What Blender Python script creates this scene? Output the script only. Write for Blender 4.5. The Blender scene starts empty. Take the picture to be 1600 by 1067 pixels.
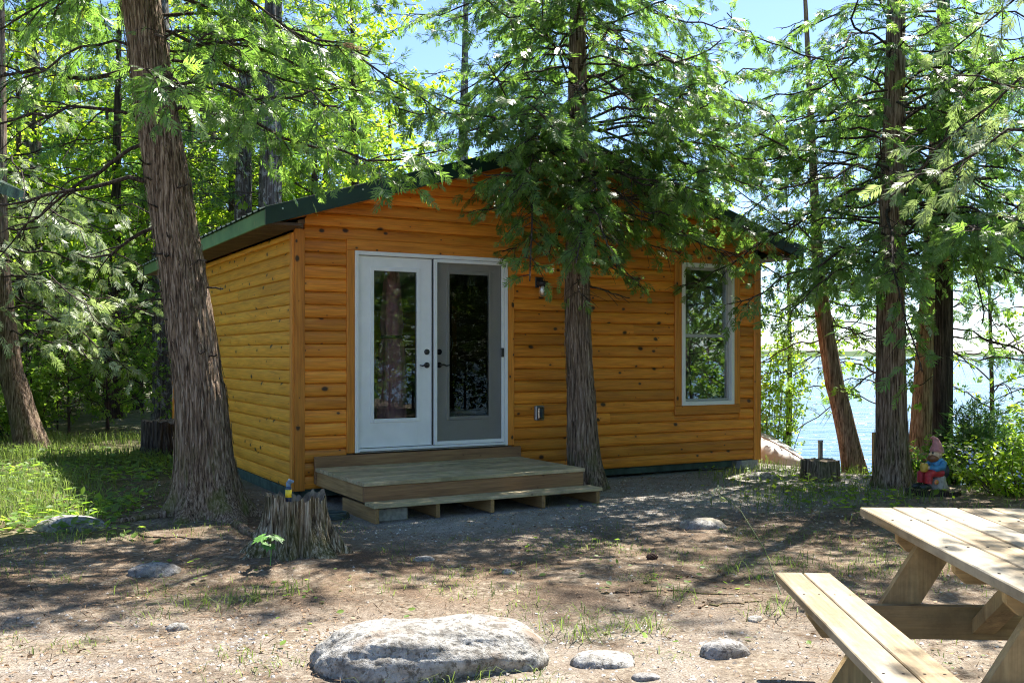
import bpy, math, random
import numpy as np
from mathutils import Vector, Matrix

# ------------------------------------------------------------------ camera, sky, sun, exposure
scene = bpy.context.scene
CAM_Z = 1.45
cam_data = bpy.data.cameras.new("camera")
cam = bpy.data.objects.new("camera", cam_data)
scene.collection.objects.link(cam)
cam.location = (0, 0, CAM_Z)
cam.rotation_euler = (math.radians(90), 0, 0)
cam_data.sensor_width = 36
cam_data.lens = 34.76
cam_data.shift_y = 0.0134
cam_data.clip_start = 0.05
cam_data.clip_end = 12000
scene.camera = cam

SUN_AZ, SUN_EL = math.radians(33), math.radians(58)
world = bpy.data.worlds.new("World")
scene.world = world
world.use_nodes = True
wn = world.node_tree
wn.nodes.clear()
sky = wn.nodes.new("ShaderNodeTexSky")
sky.sky_type = 'NISHITA'
sky.sun_disc = False
sky.sun_elevation = SUN_EL
sky.sun_rotation = SUN_AZ
sky.air_density = 0.75
sky.dust_density = 0.4
sky.ozone_density = 5.0
bg = wn.nodes.new("ShaderNodeBackground")
bg.inputs[1].default_value = 0.074
wo = wn.nodes.new("ShaderNodeOutputWorld")
wn.links.new(sky.outputs[0], bg.inputs[0])
wn.links.new(bg.outputs[0], wo.inputs[0])

sd = bpy.data.lights.new("sun", 'SUN')
sd.energy = 4.3
sd.angle = math.radians(0.53)
sd.color = (1.0, 0.94, 0.85)
sun = bpy.data.objects.new("sun", sd)
scene.collection.objects.link(sun)
sdir = Vector((math.sin(SUN_AZ) * math.cos(SUN_EL), math.cos(SUN_AZ) * math.cos(SUN_EL), math.sin(SUN_EL)))
sun.rotation_euler = (-sdir).to_track_quat('-Z', 'Y').to_euler()
sun.location = sdir * 60

vs = scene.view_settings
vs.view_transform = 'Standard'
vs.look = 'None'
vs.exposure = 2.02
vs.gamma = 1.0
vs.use_curve_mapping = False
cy = scene.cycles
cy.max_bounces = 7
cy.diffuse_bounces = 5
cy.glossy_bounces = 3
cy.transmission_bounces = 5
cy.transparent_max_bounces = 10
cy.caustics_reflective = False
cy.caustics_refractive = False
cy.sample_clamp_indirect = 6
cy.adaptive_threshold = .02
cy.use_denoising = True
cy.filter_width = 1.1
try:
    cy.denoiser = 'OPENIMAGEDENOISE'
    cy.denoising_input_passes = 'RGB_ALBEDO_NORMAL'
    cy.denoising_prefilter = 'NONE'
except Exception:
    pass
COL = scene.collection
PI = math.pi

# ------------------------------------------------------------------ helpers: objects
def tag(o, label=None, cat=None, group=None, kind=None):
    if label: o["label"] = label
    if cat: o["category"] = cat
    if group: o["group"] = group
    if kind: o["kind"] = kind
    return o

def empty(name, loc=(0, 0, 0), rz=0.0, label=None, cat=None, group=None):
    o = bpy.data.objects.new(name, None)
    COL.objects.link(o)
    o.location = loc
    o.rotation_euler = (0, 0, rz)
    o.empty_display_size = 0.1
    return tag(o, label, cat, group)

def link_mesh(name, me, material, parent=None, loc=(0, 0, 0), rot=(0, 0, 0)):
    o = bpy.data.objects.new(name, me)
    COL.objects.link(o)
    if material is not None and not me.materials:
        me.materials.append(material)
    o.parent = parent
    o.location = loc
    o.rotation_euler = rot
    return o

def np_mesh(name, V, F, smooth=False, attr=None):
    """V (n,3); F (m,k) with one k"""
    V = np.ascontiguousarray(V, dtype=np.float32)
    F = np.ascontiguousarray(F, dtype=np.int32)
    me = bpy.data.meshes.new(name)
    m, k = F.shape
    me.vertices.add(len(V))
    me.vertices.foreach_set("co", V.ravel())
    me.loops.add(m * k)
    me.loops.foreach_set("vertex_index", F.ravel())
    me.polygons.add(m)
    me.polygons.foreach_set("loop_start", np.arange(0, m * k, k, dtype=np.int32))
    me.polygons.foreach_set("use_smooth", np.full(m, smooth, dtype=bool))
    if attr is not None:
        a = me.attributes.new("tint", 'FLOAT', 'POINT')
        a.data.foreach_set("value", np.ascontiguousarray(attr, dtype=np.float32))
    me.update(calc_edges=True)
    return me

class MB:
    """small mixed-face mesh builder"""
    def __init__(s):
        s.v = []; s.f = []; s.sm = []
    def add(s, vs_, fs, smooth=False):
        b = len(s.v)
        s.v += [tuple(p) for p in vs_]
        s.f += [tuple(i + b for i in f) for f in fs]
        s.sm += [smooth] * len(fs)
        return s
    def box(s, x0, x1, y0, y1, z0, z1, bev=0.0):
        if bev <= 0:
            s.add([(x0, y0, z0), (x1, y0, z0), (x1, y1, z0), (x0, y1, z0), (x0, y0, z1), (x1, y0, z1), (x1, y1, z1), (x0, y1, z1)],
                  [(3, 2, 1, 0), (4, 5, 6, 7), (0, 1, 5, 4), (1, 2, 6, 5), (2, 3, 7, 6), (3, 0, 4, 7)])
            return s
        b = min(bev, (x1 - x0) * .45, (y1 - y0) * .45, (z1 - z0) * .45)
        X = (x0, x1); Y = (y0, y1); Z = (z0, z1)
        vs_ = []; idx = {}
        for i in (0, 1):
            for j in (0, 1):
                for k in (0, 1):
                    sx, sy, sz = (1 - 2 * i), (1 - 2 * j), (1 - 2 * k)
                    idx[i, j, k, 'x'] = len(vs_); vs_.append((X[i], Y[j] + sy * b, Z[k] + sz * b))
                    idx[i, j, k, 'y'] = len(vs_); vs_.append((X[i] + sx * b, Y[j], Z[k] + sz * b))
                    idx[i, j, k, 'z'] = len(vs_); vs_.append((X[i] + sx * b, Y[j] + sy * b, Z[k]))
        fs = []
        I = idx
        for i in (0, 1):
            q = [I[i, 0, 0, 'x'], I[i, 1, 0, 'x'], I[i, 1, 1, 'x'], I[i, 0, 1, 'x']]
            fs.append(q if i else q[::-1])
            q = [I[0, i, 0, 'y'], I[0, i, 1, 'y'], I[1, i, 1, 'y'], I[1, i, 0, 'y']]
            fs.append(q if i else q[::-1])
            q = [I[0, 0, i, 'z'], I[1, 0, i, 'z'], I[1, 1, i, 'z'], I[0, 1, i, 'z']]
            fs.append(q if i else q[::-1])
        for a in (0, 1):
            for c in (0, 1):
                fl = (a + c) % 2
                q = [I[0, a, c, 'y'], I[1, a, c, 'y'], I[1, a, c, 'z'], I[0, a, c, 'z']]
                fs.append(q if fl else q[::-1])
                q = [I[a, 0, c, 'x'], I[a, 1, c, 'x'], I[a, 1, c, 'z'], I[a, 0, c, 'z']]
                fs.append(q[::-1] if fl else q)
                q = [I[a, c, 0, 'x'], I[a, c, 1, 'x'], I[a, c, 1, 'y'], I[a, c, 0, 'y']]
                fs.append(q if fl else q[::-1])
        for i in (0, 1):
            for j in (0, 1):
                for k in (0, 1):
                    t = [I[i, j, k, 'x'], I[i, j, k, 'y'], I[i, j, k, 'z']]
                    fs.append(t if (i + j + k) % 2 else t[::-1])
        s.add(vs_, fs)
        return s
    def prism(s, poly, axis, a0, a1):
        """poly of 2-D points extruded along axis: 'x' -> (y,z), 'y' -> (x,z), 'z' -> (x,y)"""
        n = len(poly)
        def P(p, a):
            return {'x': (a, p[0], p[1]), 'y': (p[0], a, p[1]), 'z': (p[0], p[1], a)}[axis]
        vs_ = [P(p, a0) for p in poly] + [P(p, a1) for p in poly]
        fs = [tuple(range(n))[::-1], tuple(range(n, 2 * n))]
        for i in range(n):
            j = (i + 1) % n
            fs.append((i, j, n + j, n + i))
        s.add(vs_, fs)
        return s
    def tube(s, pts, r, seg=8, smooth=True, cap=True):
        pts = np.asarray(pts, float)
        rr = np.full(len(pts), r) if np.isscalar(r) else np.asarray(r, float)
        V, F = tube_arrays(pts, rr, seg)
        base = len(s.v)
        s.add(V.tolist(), F.tolist(), smooth)
        if cap:
            n = len(pts)
            s.f.append(tuple(base + i for i in range(seg))[::-1]); s.sm.append(False)
            s.f.append(tuple(base + (n - 1) * seg + i for i in range(seg))); s.sm.append(False)
        return s
    def lathe(s, prof, seg=20, c=(0, 0, 0), sx=1.0, sy=1.0, smooth=True):
        vs_ = []; fs = []
        n = len(prof)
        for r, z in prof:
            for k in range(seg):
                a = 2 * PI * k / seg
                vs_.append((c[0] + r * math.cos(a) * sx, c[1] + r * math.sin(a) * sy, c[2] + z))
        for i in range(n - 1):
            for k in range(seg):
                k2 = (k + 1) % seg
                fs.append((i * seg + k, i * seg + k2, (i + 1) * seg + k2, (i + 1) * seg + k))
        s.add(vs_, fs, smooth)
        b = len(s.v) - len(vs_)
        s.f.append(tuple(b + k for k in range(seg))[::-1]); s.sm.append(False)
        s.f.append(tuple(b + (n - 1) * seg + k for k in range(seg))); s.sm.append(False)
        return s
    def ball(s, c, r, seg=14, rings=9, rot=None):
        rx, ry, rz = (r, r, r) if np.isscalar(r) else r
        vs_ = []; fs = []
        for i in range(rings + 1):
            t = PI * i / rings
            for k in range(seg):
                a = 2 * PI * k / seg
                p = Vector((rx * math.sin(t) * math.cos(a), ry * math.sin(t) * math.sin(a), -rz * math.cos(t)))
                if rot is not None: p = rot @ p
                vs_.append((c[0] + p.x, c[1] + p.y, c[2] + p.z))
        for i in range(rings):
            for k in range(seg):
                k2 = (k + 1) % seg
                fs.append((i * seg + k, i * seg + k2, (i + 1) * seg + k2, (i + 1) * seg + k))
        s.add(vs_, fs, True)
        return s
    def mesh(s, name):
        me = bpy.data.meshes.new(name)
        me.from_pydata(s.v, [], s.f)
        me.polygons.foreach_set("use_smooth", np.array(s.sm, dtype=bool))
        me.update()
        return me
    def build(s, name, material, parent=None, loc=(0, 0, 0), rot=(0, 0, 0)):
        return link_mesh(name, s.mesh(name), material, parent, loc, rot)

def tube_arrays(pts, rr, seg):
    n = len(pts)
    tan = np.gradient(pts, axis=0)
    tan /= np.linalg.norm(tan, axis=1, keepdims=True) + 1e-9
    ref = np.array([0.31, 0.17, 0.93]) if abs(tan[0][2]) < .8 else np.array([0.9, 0.3, 0.1])
    a = np.cross(tan, ref); a /= np.linalg.norm(a, axis=1, keepdims=True) + 1e-9
    b = np.cross(tan, a)
    th = np.arange(seg) * 2 * PI / seg
    V = pts[:, None, :] + rr[:, None, None] * (np.cos(th)[None, :, None] * a[:, None, :] + np.sin(th)[None, :, None] * b[:, None, :])
    V = V.reshape(-1, 3)
    i = np.arange(n - 1)[:, None] * seg
    k = np.arange(seg)[None, :]
    k2 = (k + 1) % seg
    F = np.stack([i + k, i + seg + k, i + seg + k2, i + k2], -1).reshape(-1, 4)
    return V, F

def join_arrays(parts):
    Vs = []; Fs = []; b = 0
    for V, F in parts:
        Vs.append(V); Fs.append(F + b); b += len(V)
    return np.concatenate(Vs), np.concatenate(Fs)

# value noise (numpy), for shapes
_perm = np.random.default_rng(7).random((64, 64, 64)).astype(np.float32)
def vnoise(x, y, z=0.0):
    x, y, z = np.broadcast_arrays(np.asarray(x, float), np.asarray(y, float), np.asarray(z, float))
    xi = np.floor(x).astype(int); yi = np.floor(y).astype(int); zi = np.floor(z).astype(int)
    fx = x - xi; fy = y - yi; fz = z - zi
    fx = fx * fx * (3 - 2 * fx); fy = fy * fy * (3 - 2 * fy); fz = fz * fz * (3 - 2 * fz)
    def g(a, b, c): return _perm[(xi + a) % 64, (yi + b) % 64, (zi + c) % 64]
    c00 = g(0, 0, 0) * (1 - fx) + g(1, 0, 0) * fx; c10 = g(0, 1, 0) * (1 - fx) + g(1, 1, 0) * fx
    c01 = g(0, 0, 1) * (1 - fx) + g(1, 0, 1) * fx; c11 = g(0, 1, 1) * (1 - fx) + g(1, 1, 1) * fx
    return ((c00 * (1 - fy) + c10 * fy) * (1 - fz) + (c01 * (1 - fy) + c11 * fy) * fz) * 2 - 1

def fnoise(x, y, z=0.0, o=3):
    s = 0; a = 1.0
    for i in range(o):
        s = s + a * vnoise(np.asarray(x) * 2 ** i + 17.3 * i, np.asarray(y) * 2 ** i + 5.1 * i, np.asarray(z) * 2 ** i + 9.7 * i)
        a *= .5
    return s

# ------------------------------------------------------------------ helpers: materials
class NT:
    def __init__(s, name):
        s.m = bpy.data.materials.new(name)
        s.m.use_nodes = True
        s.t = s.m.node_tree
        s.b = s.t.nodes["Principled BSDF"]
        s.out = s.t.nodes["Material Output"]
    def n(s, typ, **kw):
        nd = s.t.nodes.new("ShaderNode" + typ)
        for k, v in kw.items():
            if k.startswith("i_"):
                nd.inputs[k[2:].replace("_", " ")].default_value = v
            else:
                setattr(nd, k, v)
        return nd
    def l(s, a, b):
        s.t.links.new(a, b)
    def math(s, op, a, b=None, c=None, clamp=False):
        nd = s.t.nodes.new("ShaderNodeMath"); nd.operation = op; nd.use_clamp = clamp
        for i, x in enumerate((a, b, c)):
            if x is None: continue
            if hasattr(x, "links"): s.l(x, nd.inputs[i])
            else: nd.inputs[i].default_value = x
        return nd.outputs[0]
    def mix(s, fac, a, b, mode='MIX'):
        nd = s.t.nodes.new("ShaderNodeMix"); nd.data_type = 'RGBA'; nd.blend_type = mode
        for i, x in ((0, fac), (6, a), (7, b)):
            if hasattr(x, "links"): s.l(x, nd.inputs[i])
            elif i == 0: nd.inputs[0].default_value = x
            else: nd.inputs[i].default_value = (*x, 1) if len(x) == 3 else x
        return nd.outputs[2]
    def ramp(s, fac, stops):
        nd = s.t.nodes.new("ShaderNodeValToRGB")
        e = nd.color_ramp.elements
        while len(e) < len(stops): e.new(0.5)
        for el, (p, c) in zip(e, stops):
            el.position = p
            el.color = (c, c, c, 1) if np.isscalar(c) else (*c, 1)
        s.l(fac, nd.inputs[0])
        return nd.outputs[0]
    def coords(s, scale=(1, 1, 1), rand=True, src="Object"):
        tc = s.n("TexCoord")
        mp = s.n("Mapping")
        mp.inputs["Scale"].default_value = scale
        s.l(tc.outputs[src], mp.inputs[0])
        if rand:
            oi = s.n("ObjectInfo")
            cmb = s.n("CombineXYZ")
            r = s.math('MULTIPLY', oi.outputs["Random"], 91.0)
            s.l(r, cmb.inputs[0]); s.l(s.math('MULTIPLY', oi.outputs["Random"], 53.0), cmb.inputs[1]); s.l(r, cmb.inputs[2])
            s.l(cmb.outputs[0], mp.inputs["Location"])
        return mp.outputs[0]
    def noise(s, vec, scale, detail=4, rough=.55, dist=0.0):
        nd = s.n("TexNoise")
        nd.inputs["Scale"].default_value = scale
        nd.inputs["Detail"].default_value = detail
        nd.inputs["Roughness"].default_value = rough
        nd.inputs["Distortion"].default_value = dist
        if vec is not None: s.l(vec, nd.inputs["Vector"])
        return nd.outputs[0]
    def bump(s, h, strength, dist):
        nd = s.n("Bump")
        nd.inputs["Strength"].default_value = strength
        nd.inputs["Distance"].default_value = dist
        s.l(h, nd.inputs["Height"])
        s.l(nd.outputs[0], s.b.inputs["Normal"])
        return nd
    def set(s, color=None, rough=None, metal=None, spec=None):
        if color is not None:
            if hasattr(color, "links"): s.l(color, s.b.inputs["Base Color"])
            else: s.b.inputs["Base Color"].default_value = (*color, 1)
        if rough is not None:
            if hasattr(rough, "links"): s.l(rough, s.b.inputs["Roughness"])
            else: s.b.inputs["Roughness"].default_value = rough
        if metal is not None: s.b.inputs["Metallic"].default_value = metal
        if spec is not None: s.b.inputs["Specular IOR Level"].default_value = spec
        return s

def wood_mat(name, dark, mid, light, along='x', knots=True, rough=.5, grain=1.0, knot_col=(.035, .016, .008), var=.35, weather=None, across=(14, 14)):
    t = NT(name)
    sc = {'x': (1.2, across[0], across[1]), 'y': (across[0], 1.2, across[1]), 'z': (across[0], across[1], 1.2)}[along]
    v = t.coords(sc)
    n1 = t.noise(v, 1.6, 5, .6, .6)
    v2 = t.coords({'x': (3, 90, 90), 'y': (90, 3, 90), 'z': (90, 90, 3)}[along])
    n2 = t.noise(v2, 1.0, 3, .6)
    col = t.ramp(n1, [(.25, dark), (.5, mid), (.75, light)])
    fine = t.ramp(n2, [(.3, .72), (.7, 1.12)])
    col = t.mix(grain, col, fine, 'MULTIPLY')
    oi = t.n("ObjectInfo")
    rv = t.ramp(oi.outputs["Random"], [(0, 1 - var), (1, 1 + var * .45)])
    col = t.mix(1.0, col, rv, 'MULTIPLY')
    hgt = n2
    if knots:
        ks = {'x': (4.2, 1, 6.3), 'y': (6.3, 4.2, 1), 'z': (6.3, 1, 4.2)}[along]
        kv = t.coords(ks)
        sx_ = t.n("SeparateXYZ"); t.l(kv, sx_.inputs[0]); cm_ = t.n("CombineXYZ")
        ia, ib = {'x': (0, 2), 'y': (1, 0), 'z': (2, 0)}[along]
        t.l(sx_.outputs[ia], cm_.inputs[0]); t.l(sx_.outputs[ib], cm_.inputs[1]); kv = cm_.outputs[0]
        vo = t.n("TexVoronoi"); vo.voronoi_dimensions = '2D'; vo.inputs["Scale"].default_value = 1.0; vo.inputs["Randomness"].default_value = 1.0
        t.l(kv, vo.inputs["Vector"])
        jit = t.math('MULTIPLY', t.noise(v, 6, 2), .05)
        d = t.math('ADD', vo.outputs["Distance"], jit)
        sep = t.n("SeparateColor"); t.l(vo.outputs["Color"], sep.inputs[0])
        siz = t.math('MULTIPLY_ADD', t.math('POWER', sep.outputs[0], 2.2), .16, .065)
        on = t.math('GREATER_THAN', sep.outputs[1], .5)
        rel = t.math('DIVIDE', d, siz)
        k = t.math('MULTIPLY', t.ramp(rel, [(.0, 1.0), (.62, .95), (.8, .35), (1.0, 0.0)]), on)
        ring = t.math('MULTIPLY', t.ramp(rel, [(.3, .0), (.5, .45), (.95, 0.0)]), on)
        rel2 = t.math('DIVIDE', d, t.math('MULTIPLY', siz, 2.6))
        halo = t.math('MULTIPLY', t.ramp(rel2, [(.3, .45), (1.0, 0.0)]), on)
        col = t.mix(halo, col, dark)
        col = t.mix(k, col, knot_col)
    if weather is not None:
        w = t.ramp(t.noise(t.coords({'x': (.8, 5, 5), 'y': (5, .8, 5), 'z': (5, 5, .8)}[along]), 1.5, 5, .65), [(.42, 0.0), (.66, .8)])
        col = t.mix(w, col, weather)
    if weather is not None:
        st = t.ramp(t.noise(t.coords((2.2, 2.2, 2.2)), 2.4, 5, .7), [(.36, .62), (.55, 1.05)])
        col = t.mix(.8, col, st, 'MULTIPLY')
    t.set(col, rough)
    t.bump(hgt, .35, .004)
    return t.m

def plain(name, color, rough=.6, metal=0.0, nz=.15, scale=20, bump=0.0, spec=None):
    t = NT(name)
    v = t.coords((1, 1, 1))
    n = t.noise(v, scale, 4)
    c2 = tuple(max(0, c * (1 - nz * 2)) for c in color)
    c3 = tuple(min(1, c * (1 + nz)) for c in color)
    t.set(t.ramp(n, [(.3, c2), (.7, c3)]), rough, metal, spec)
    if bump: t.bump(n, bump, .005)
    return t.m

def leaf_mat(name, lo, hi, tlo, thi, rough=.45, trans=.5, spec=.35):
    t = NT(name)
    at = t.n("Attribute"); at.attribute_name = "tint"
    oi = t.n("ObjectInfo")
    f = at.outputs["Fac"]
    c = t.ramp(f, [(.0, lo), (.8, hi), (1.0, tuple(min(1, x * 1.5) for x in hi))])
    rv = t.ramp(oi.outputs["Random"], [(0, .8), (1, 1.12)])
    c = t.mix(1.0, c, rv, 'MULTIPLY')
    tc = t.ramp(f, [(.0, tlo), (1.0, thi)])
    t.set(c, rough, spec=spec)
    tr = t.n("BsdfTranslucent")
    t.l(tc, tr.inputs[0])
    ms = t.n("MixShader"); ms.inputs[0].default_value = trans
    t.l(t.b.outputs[0], ms.inputs[1]); t.l(tr.outputs[0], ms.inputs[2])
    t.l(ms.outputs[0], t.out.inputs[0])
    return t.m

def bark_mat(name, dark, mid, light, sc=9.0, moss=0.0, patch=None):
    t = NT(name)
    v = t.coords((sc, sc, sc * .055))
    n1 = t.noise(v, 7.0, 6, .7, .2)
    v2 = t.coords((1.2, 1.2, .6))
    n2 = t.noise(v2, 2.0, 4)
    col = t.ramp(n1, [(.38, dark), (.5, mid), (.63, light)])
    col = t.mix(.6, col, t.ramp(n2, [(.3, .6), (.7, 1.15)]), 'MULTIPLY')
    if patch is not None:
        p = t.ramp(t.noise(t.coords((1, 1, .7)), 7, 5, .7), [(.52, 0.0), (.62, .85)])
        col = t.mix(p, col, patch)
    if moss > 0:
        tc = t.n("TexCoord"); sx = t.n("SeparateXYZ"); t.l(tc.outputs["Object"], sx.inputs[0])
        z = t.ramp(t.math('MULTIPLY', sx.outputs[2], 1.0), [(0.0, 1.0), (.85, 0.0)])
        m = t.math('MULTIPLY', z, t.ramp(t.noise(t.coords((3, 3, 1.5)), 2.0, 5), [(.47, 0.0), (.62, moss)]))
        col = t.mix(m, col, (.11, .13, .025))
    t.set(col, .9, spec=.2)
    t.bump(n1, 1.0, .022)
    return t.m

M = {}
M['front_pine'] = wood_mat("front_pine_siding", (.55, .16, .013), (.80, .28, .026), (.87, .37, .047), 'x', rough=.42, var=.34)
M['side_pine_lit'] = wood_mat("lit_side_pine_siding", (.60, .245, .018), (.82, .36, .03), (.88, .455, .055), 'x', rough=.45, var=.2, across=(9, 9))  # yellower than the front: light through the foliage is put into this colour
M['trim_pine'] = wood_mat("pine_trim_upright", (.50, .155, .015), (.68, .245, .028), (.76, .32, .045), 'z', rough=.45, var=.15)
M['trim_pine_x'] = wood_mat("pine_trim_level", (.50, .155, .015), (.68, .245, .028), (.76, .32, .045), 'x', rough=.45, var=.15)
M['soffit'] = wood_mat("dark_soffit_wood", (.05, .028, .016), (.08, .045, .028), (.11, .06, .04), 'x', False, rough=.7)
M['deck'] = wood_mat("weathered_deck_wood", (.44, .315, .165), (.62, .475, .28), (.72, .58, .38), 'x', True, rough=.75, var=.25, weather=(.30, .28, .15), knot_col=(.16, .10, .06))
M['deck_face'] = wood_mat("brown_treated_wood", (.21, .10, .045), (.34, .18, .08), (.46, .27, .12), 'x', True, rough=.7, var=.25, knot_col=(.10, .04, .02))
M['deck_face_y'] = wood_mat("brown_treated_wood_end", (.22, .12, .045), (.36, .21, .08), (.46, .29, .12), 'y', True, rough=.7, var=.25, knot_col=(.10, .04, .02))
M['table'] = wood_mat("treated_table_wood", (.15, .10, .045), (.28, .20, .10), (.38, .295, .17), 'y', True, rough=.75, var=.3, weather=(.34, .31, .24), knot_col=(.20, .11, .05))
M['table_x'] = wood_mat("treated_table_wood_cross", (.30, .19, .08), (.46, .31, .14), (.58, .42, .2), 'x', True, rough=.7, var=.15, weather=(.36, .27, .13), knot_col=(.20, .11, .05))
M['table_leg'] = wood_mat("treated_table_wood_leg", (.30, .19, .08), (.46, .31, .14), (.58, .42, .2), 'z', True, rough=.7, var=.15, weather=(.36, .27, .13), knot_col=(.20, .11, .05))
M['white'] = plain("white_door_paint", (.80, .82, .82), .35, nz=.03, scale=6)
M['vinyl'] = plain("white_vinyl_frame", (.82, .82, .78), .4, nz=.03, scale=6)
M['black'] = plain("black_hardware", (.02, .02, .022), .35, nz=.1)
M['green_metal'] = plain("dark_green_metal", (.007, .030, .024), .4, nz=.15, scale=8, spec=.5)
M['green_paint'] = None
M['skirt'] = plain("dark_green_skirt", (.05, .085, .065), .8, nz=.3, scale=9)
M['concrete'] = plain("concrete", (.42, .41, .38), .9, nz=.2, scale=25, bump=.4)
M['inside'] = plain("inside_wall_paint", (.30, .24, .18), .8, nz=.1, scale=3)
M['inside_floor'] = plain("inside_floor", (.12, .075, .04), .5, nz=.2, scale=5)
M['steel'] = plain("grey_metal", (.35, .36, .37), .4, .8, nz=.1)
M['screw'] = plain("bright_screw_head", (.75, .78, .75), .35, .6, nz=.05)
t = NT("green_painted_board")
n = t.noise(t.coords((3, 3, 3)), 5, 5, .7)
t.set(t.mix(t.ramp(n, [(.55, 0.0), (.7, .8)]), t.ramp(t.noise(t.coords((1, 1, 1)), 3, 4), [(.3, (.075, .17, .075)), (.7, (.15, .28, .12))]), (.25, .27, .12)), .7)
M['green_paint'] = t.m

def glass_mat(name, tint=(.93, .96, .95), base=.0):
    t = NT(name)
    lw = t.n("Fresnel"); lw.inputs[0].default_value = 1.5
    gl = t.n("BsdfGlossy"); gl.inputs["Roughness"].default_value = .01
    gl.inputs[0].default_value = (.95, .97, .97, 1)
    tr = t.n("BsdfTransparent"); tr.inputs[0].default_value = (*tint, 1)
    ms = t.n("MixShader")
    t.l(t.math('MULTIPLY_ADD', lw.outputs[0], 1.05, base, clamp=True), ms.inputs[0])
    t.l(tr.outputs[0], ms.inputs[1]); t.l(gl.outputs[0], ms.inputs[2])
    t.l(ms.outputs[0], t.out.inputs[0])
    return t.m
M['glass'] = glass_mat("window_glass")
t = NT("insect_screen")
tr = t.n("BsdfTransparent")
tr.inputs[0].default_value = (.72, .71, .69, 1)
t.l(tr.outputs[0], t.out.inputs[0])
M['screen'] = t.m

M['bark_cedar'] = bark_mat("cedar_bark", (.038, .026, .018), (.215, .145, .098), (.45, .35, .27), 9, moss=.7)
M['bark_red'] = bark_mat("reddish_cedar_bark", (.07, .042, .028), (.29, .18, .12), (.50, .36, .26), 9, moss=.3)
M['bark_dark'] = bark_mat("dark_bark", (.018, .014, .012), (.06, .045, .036), (.14, .11, .09), 8)
M['bark_pine'] = bark_mat("grey_pine_bark", (.03, .025, .022), (.10, .085, .075), (.22, .20, .18), 5, patch=(.36, .36, .35))
M['twig'] = plain("twig_bark", (.075, .052, .04), .9, nz=.3, scale=12)
M['bark_stump'] = bark_mat("rotting_stump_wood", (.025, .018, .012), (.20, .155, .10), (.58, .52, .41), 8, moss=.35)
M['stump_top'] = plain("old_cut_wood", (.20, .16, .11), .9, nz=.35, scale=14, bump=.5)
M['cedar_leaf'] = leaf_mat("cedar_foliage", (.055, .115, .028), (.15, .225, .07), (.17, .38, .035), (.42, .66, .11), rough=.34, trans=.46, spec=.6)
M['cedar_sunlit'] = leaf_mat("sunlit_cedar_foliage", (.15, .20, .09), (.32, .37, .23), (.28, .44, .09), (.5, .62, .22), rough=.4, trans=.4, spec=.5)  # paler copy of the cedar foliage, sunlight on the sprays put into its colour
M['maple_leaf'] = leaf_mat("bright_broad_leaves", (.06, .13, .02), (.14, .23, .035), (.34, .58, .02), (.66, .85, .06), rough=.45, trans=.55)
M['pine_needle'] = leaf_mat("pine_needles", (.03, .08, .028), (.085, .16, .055), (.10, .24, .04), (.22, .40, .07), rough=.42, trans=.35)
M['shrub_leaf'] = leaf_mat("shrub_leaves", (.055, .12, .025), (.14, .24, .05), (.24, .46, .03), (.50, .72, .08), rough=.5, trans=.5)
M['grass'] = leaf_mat("grass_blades", (.06, .09, .025), (.16, .21, .055), (.16, .28, .035), (.36, .48, .10), rough=.55, trans=.42)
M['dry_leaf'] = leaf_mat("dry_fallen_leaves", (.12, .075, .045), (.42, .30, .20), (.12, .07, .03), (.30, .2, .1), rough=.8, trans=.15, spec=.1)
M['needle_litter'] = leaf_mat("brown_needle_litter", (.06, .035, .02), (.42, .28, .18), (.1, .05, .02), (.2, .1, .05), rough=.8, trans=.1, spec=.1)
M['flower'] = plain("pale_blue_petals", (.48, .55, .80), .6, nz=.1)
M['rust_leaf'] = leaf_mat("rusty_dead_cedar_spray", (.30, .11, .03), (.55, .24, .07), (.4, .15, .02), (.6, .3, .06), rough=.7, trans=.4)

# ------------------------------------------------------------------ terrain
def smooth(a, b, x):
    t_ = np.clip((x - a) / (b - a), 0, 1)
    return t_ * t_ * (3 - 2 * t_)

def ground_z(x, y):
    x = np.asarray(x, float); y = np.asarray(y, float)
    h = .035 * fnoise(x * .45 + 3, y * .45, 1.5, 2) + .018 * fnoise(x * 2.1, y * 2.1, 4.2, 2)
    h = h + .10 * smooth(-2.2, -4.2, x) * smooth(12, 9, y) * .6
    h = h + .10 * np.exp(-(((x + 2.64) / .8) ** 2 + ((y - 8.6) / .8) ** 2))
    h = h + .06 * np.exp(-(((x + 1.53) / .6) ** 2 + ((y - 7.1) / .6) ** 2))
    # flat pad under and around the cabin
    cx, cy_ = x + 2.145, y - 9.80
    lx = cx * .8712 + cy_ * .4909; ly = -cx * .4909 + cy_ * .8712
    pad = smooth(1.2, 0, np.maximum(np.maximum(-lx, lx - 6.1), np.maximum(-1.5 - ly, ly - 6.1)))
    h = h * (1 - .75 * pad)
    d = .8 * x + .6 * y - 12.2
    h = h - 2.3 * smooth(-1.6, 3.6, d) - 1.5 * smooth(3.6, 14, d)
    h = h + .9 * smooth(18, 45, y) * smooth(0, -6, x)
    return h

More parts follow.
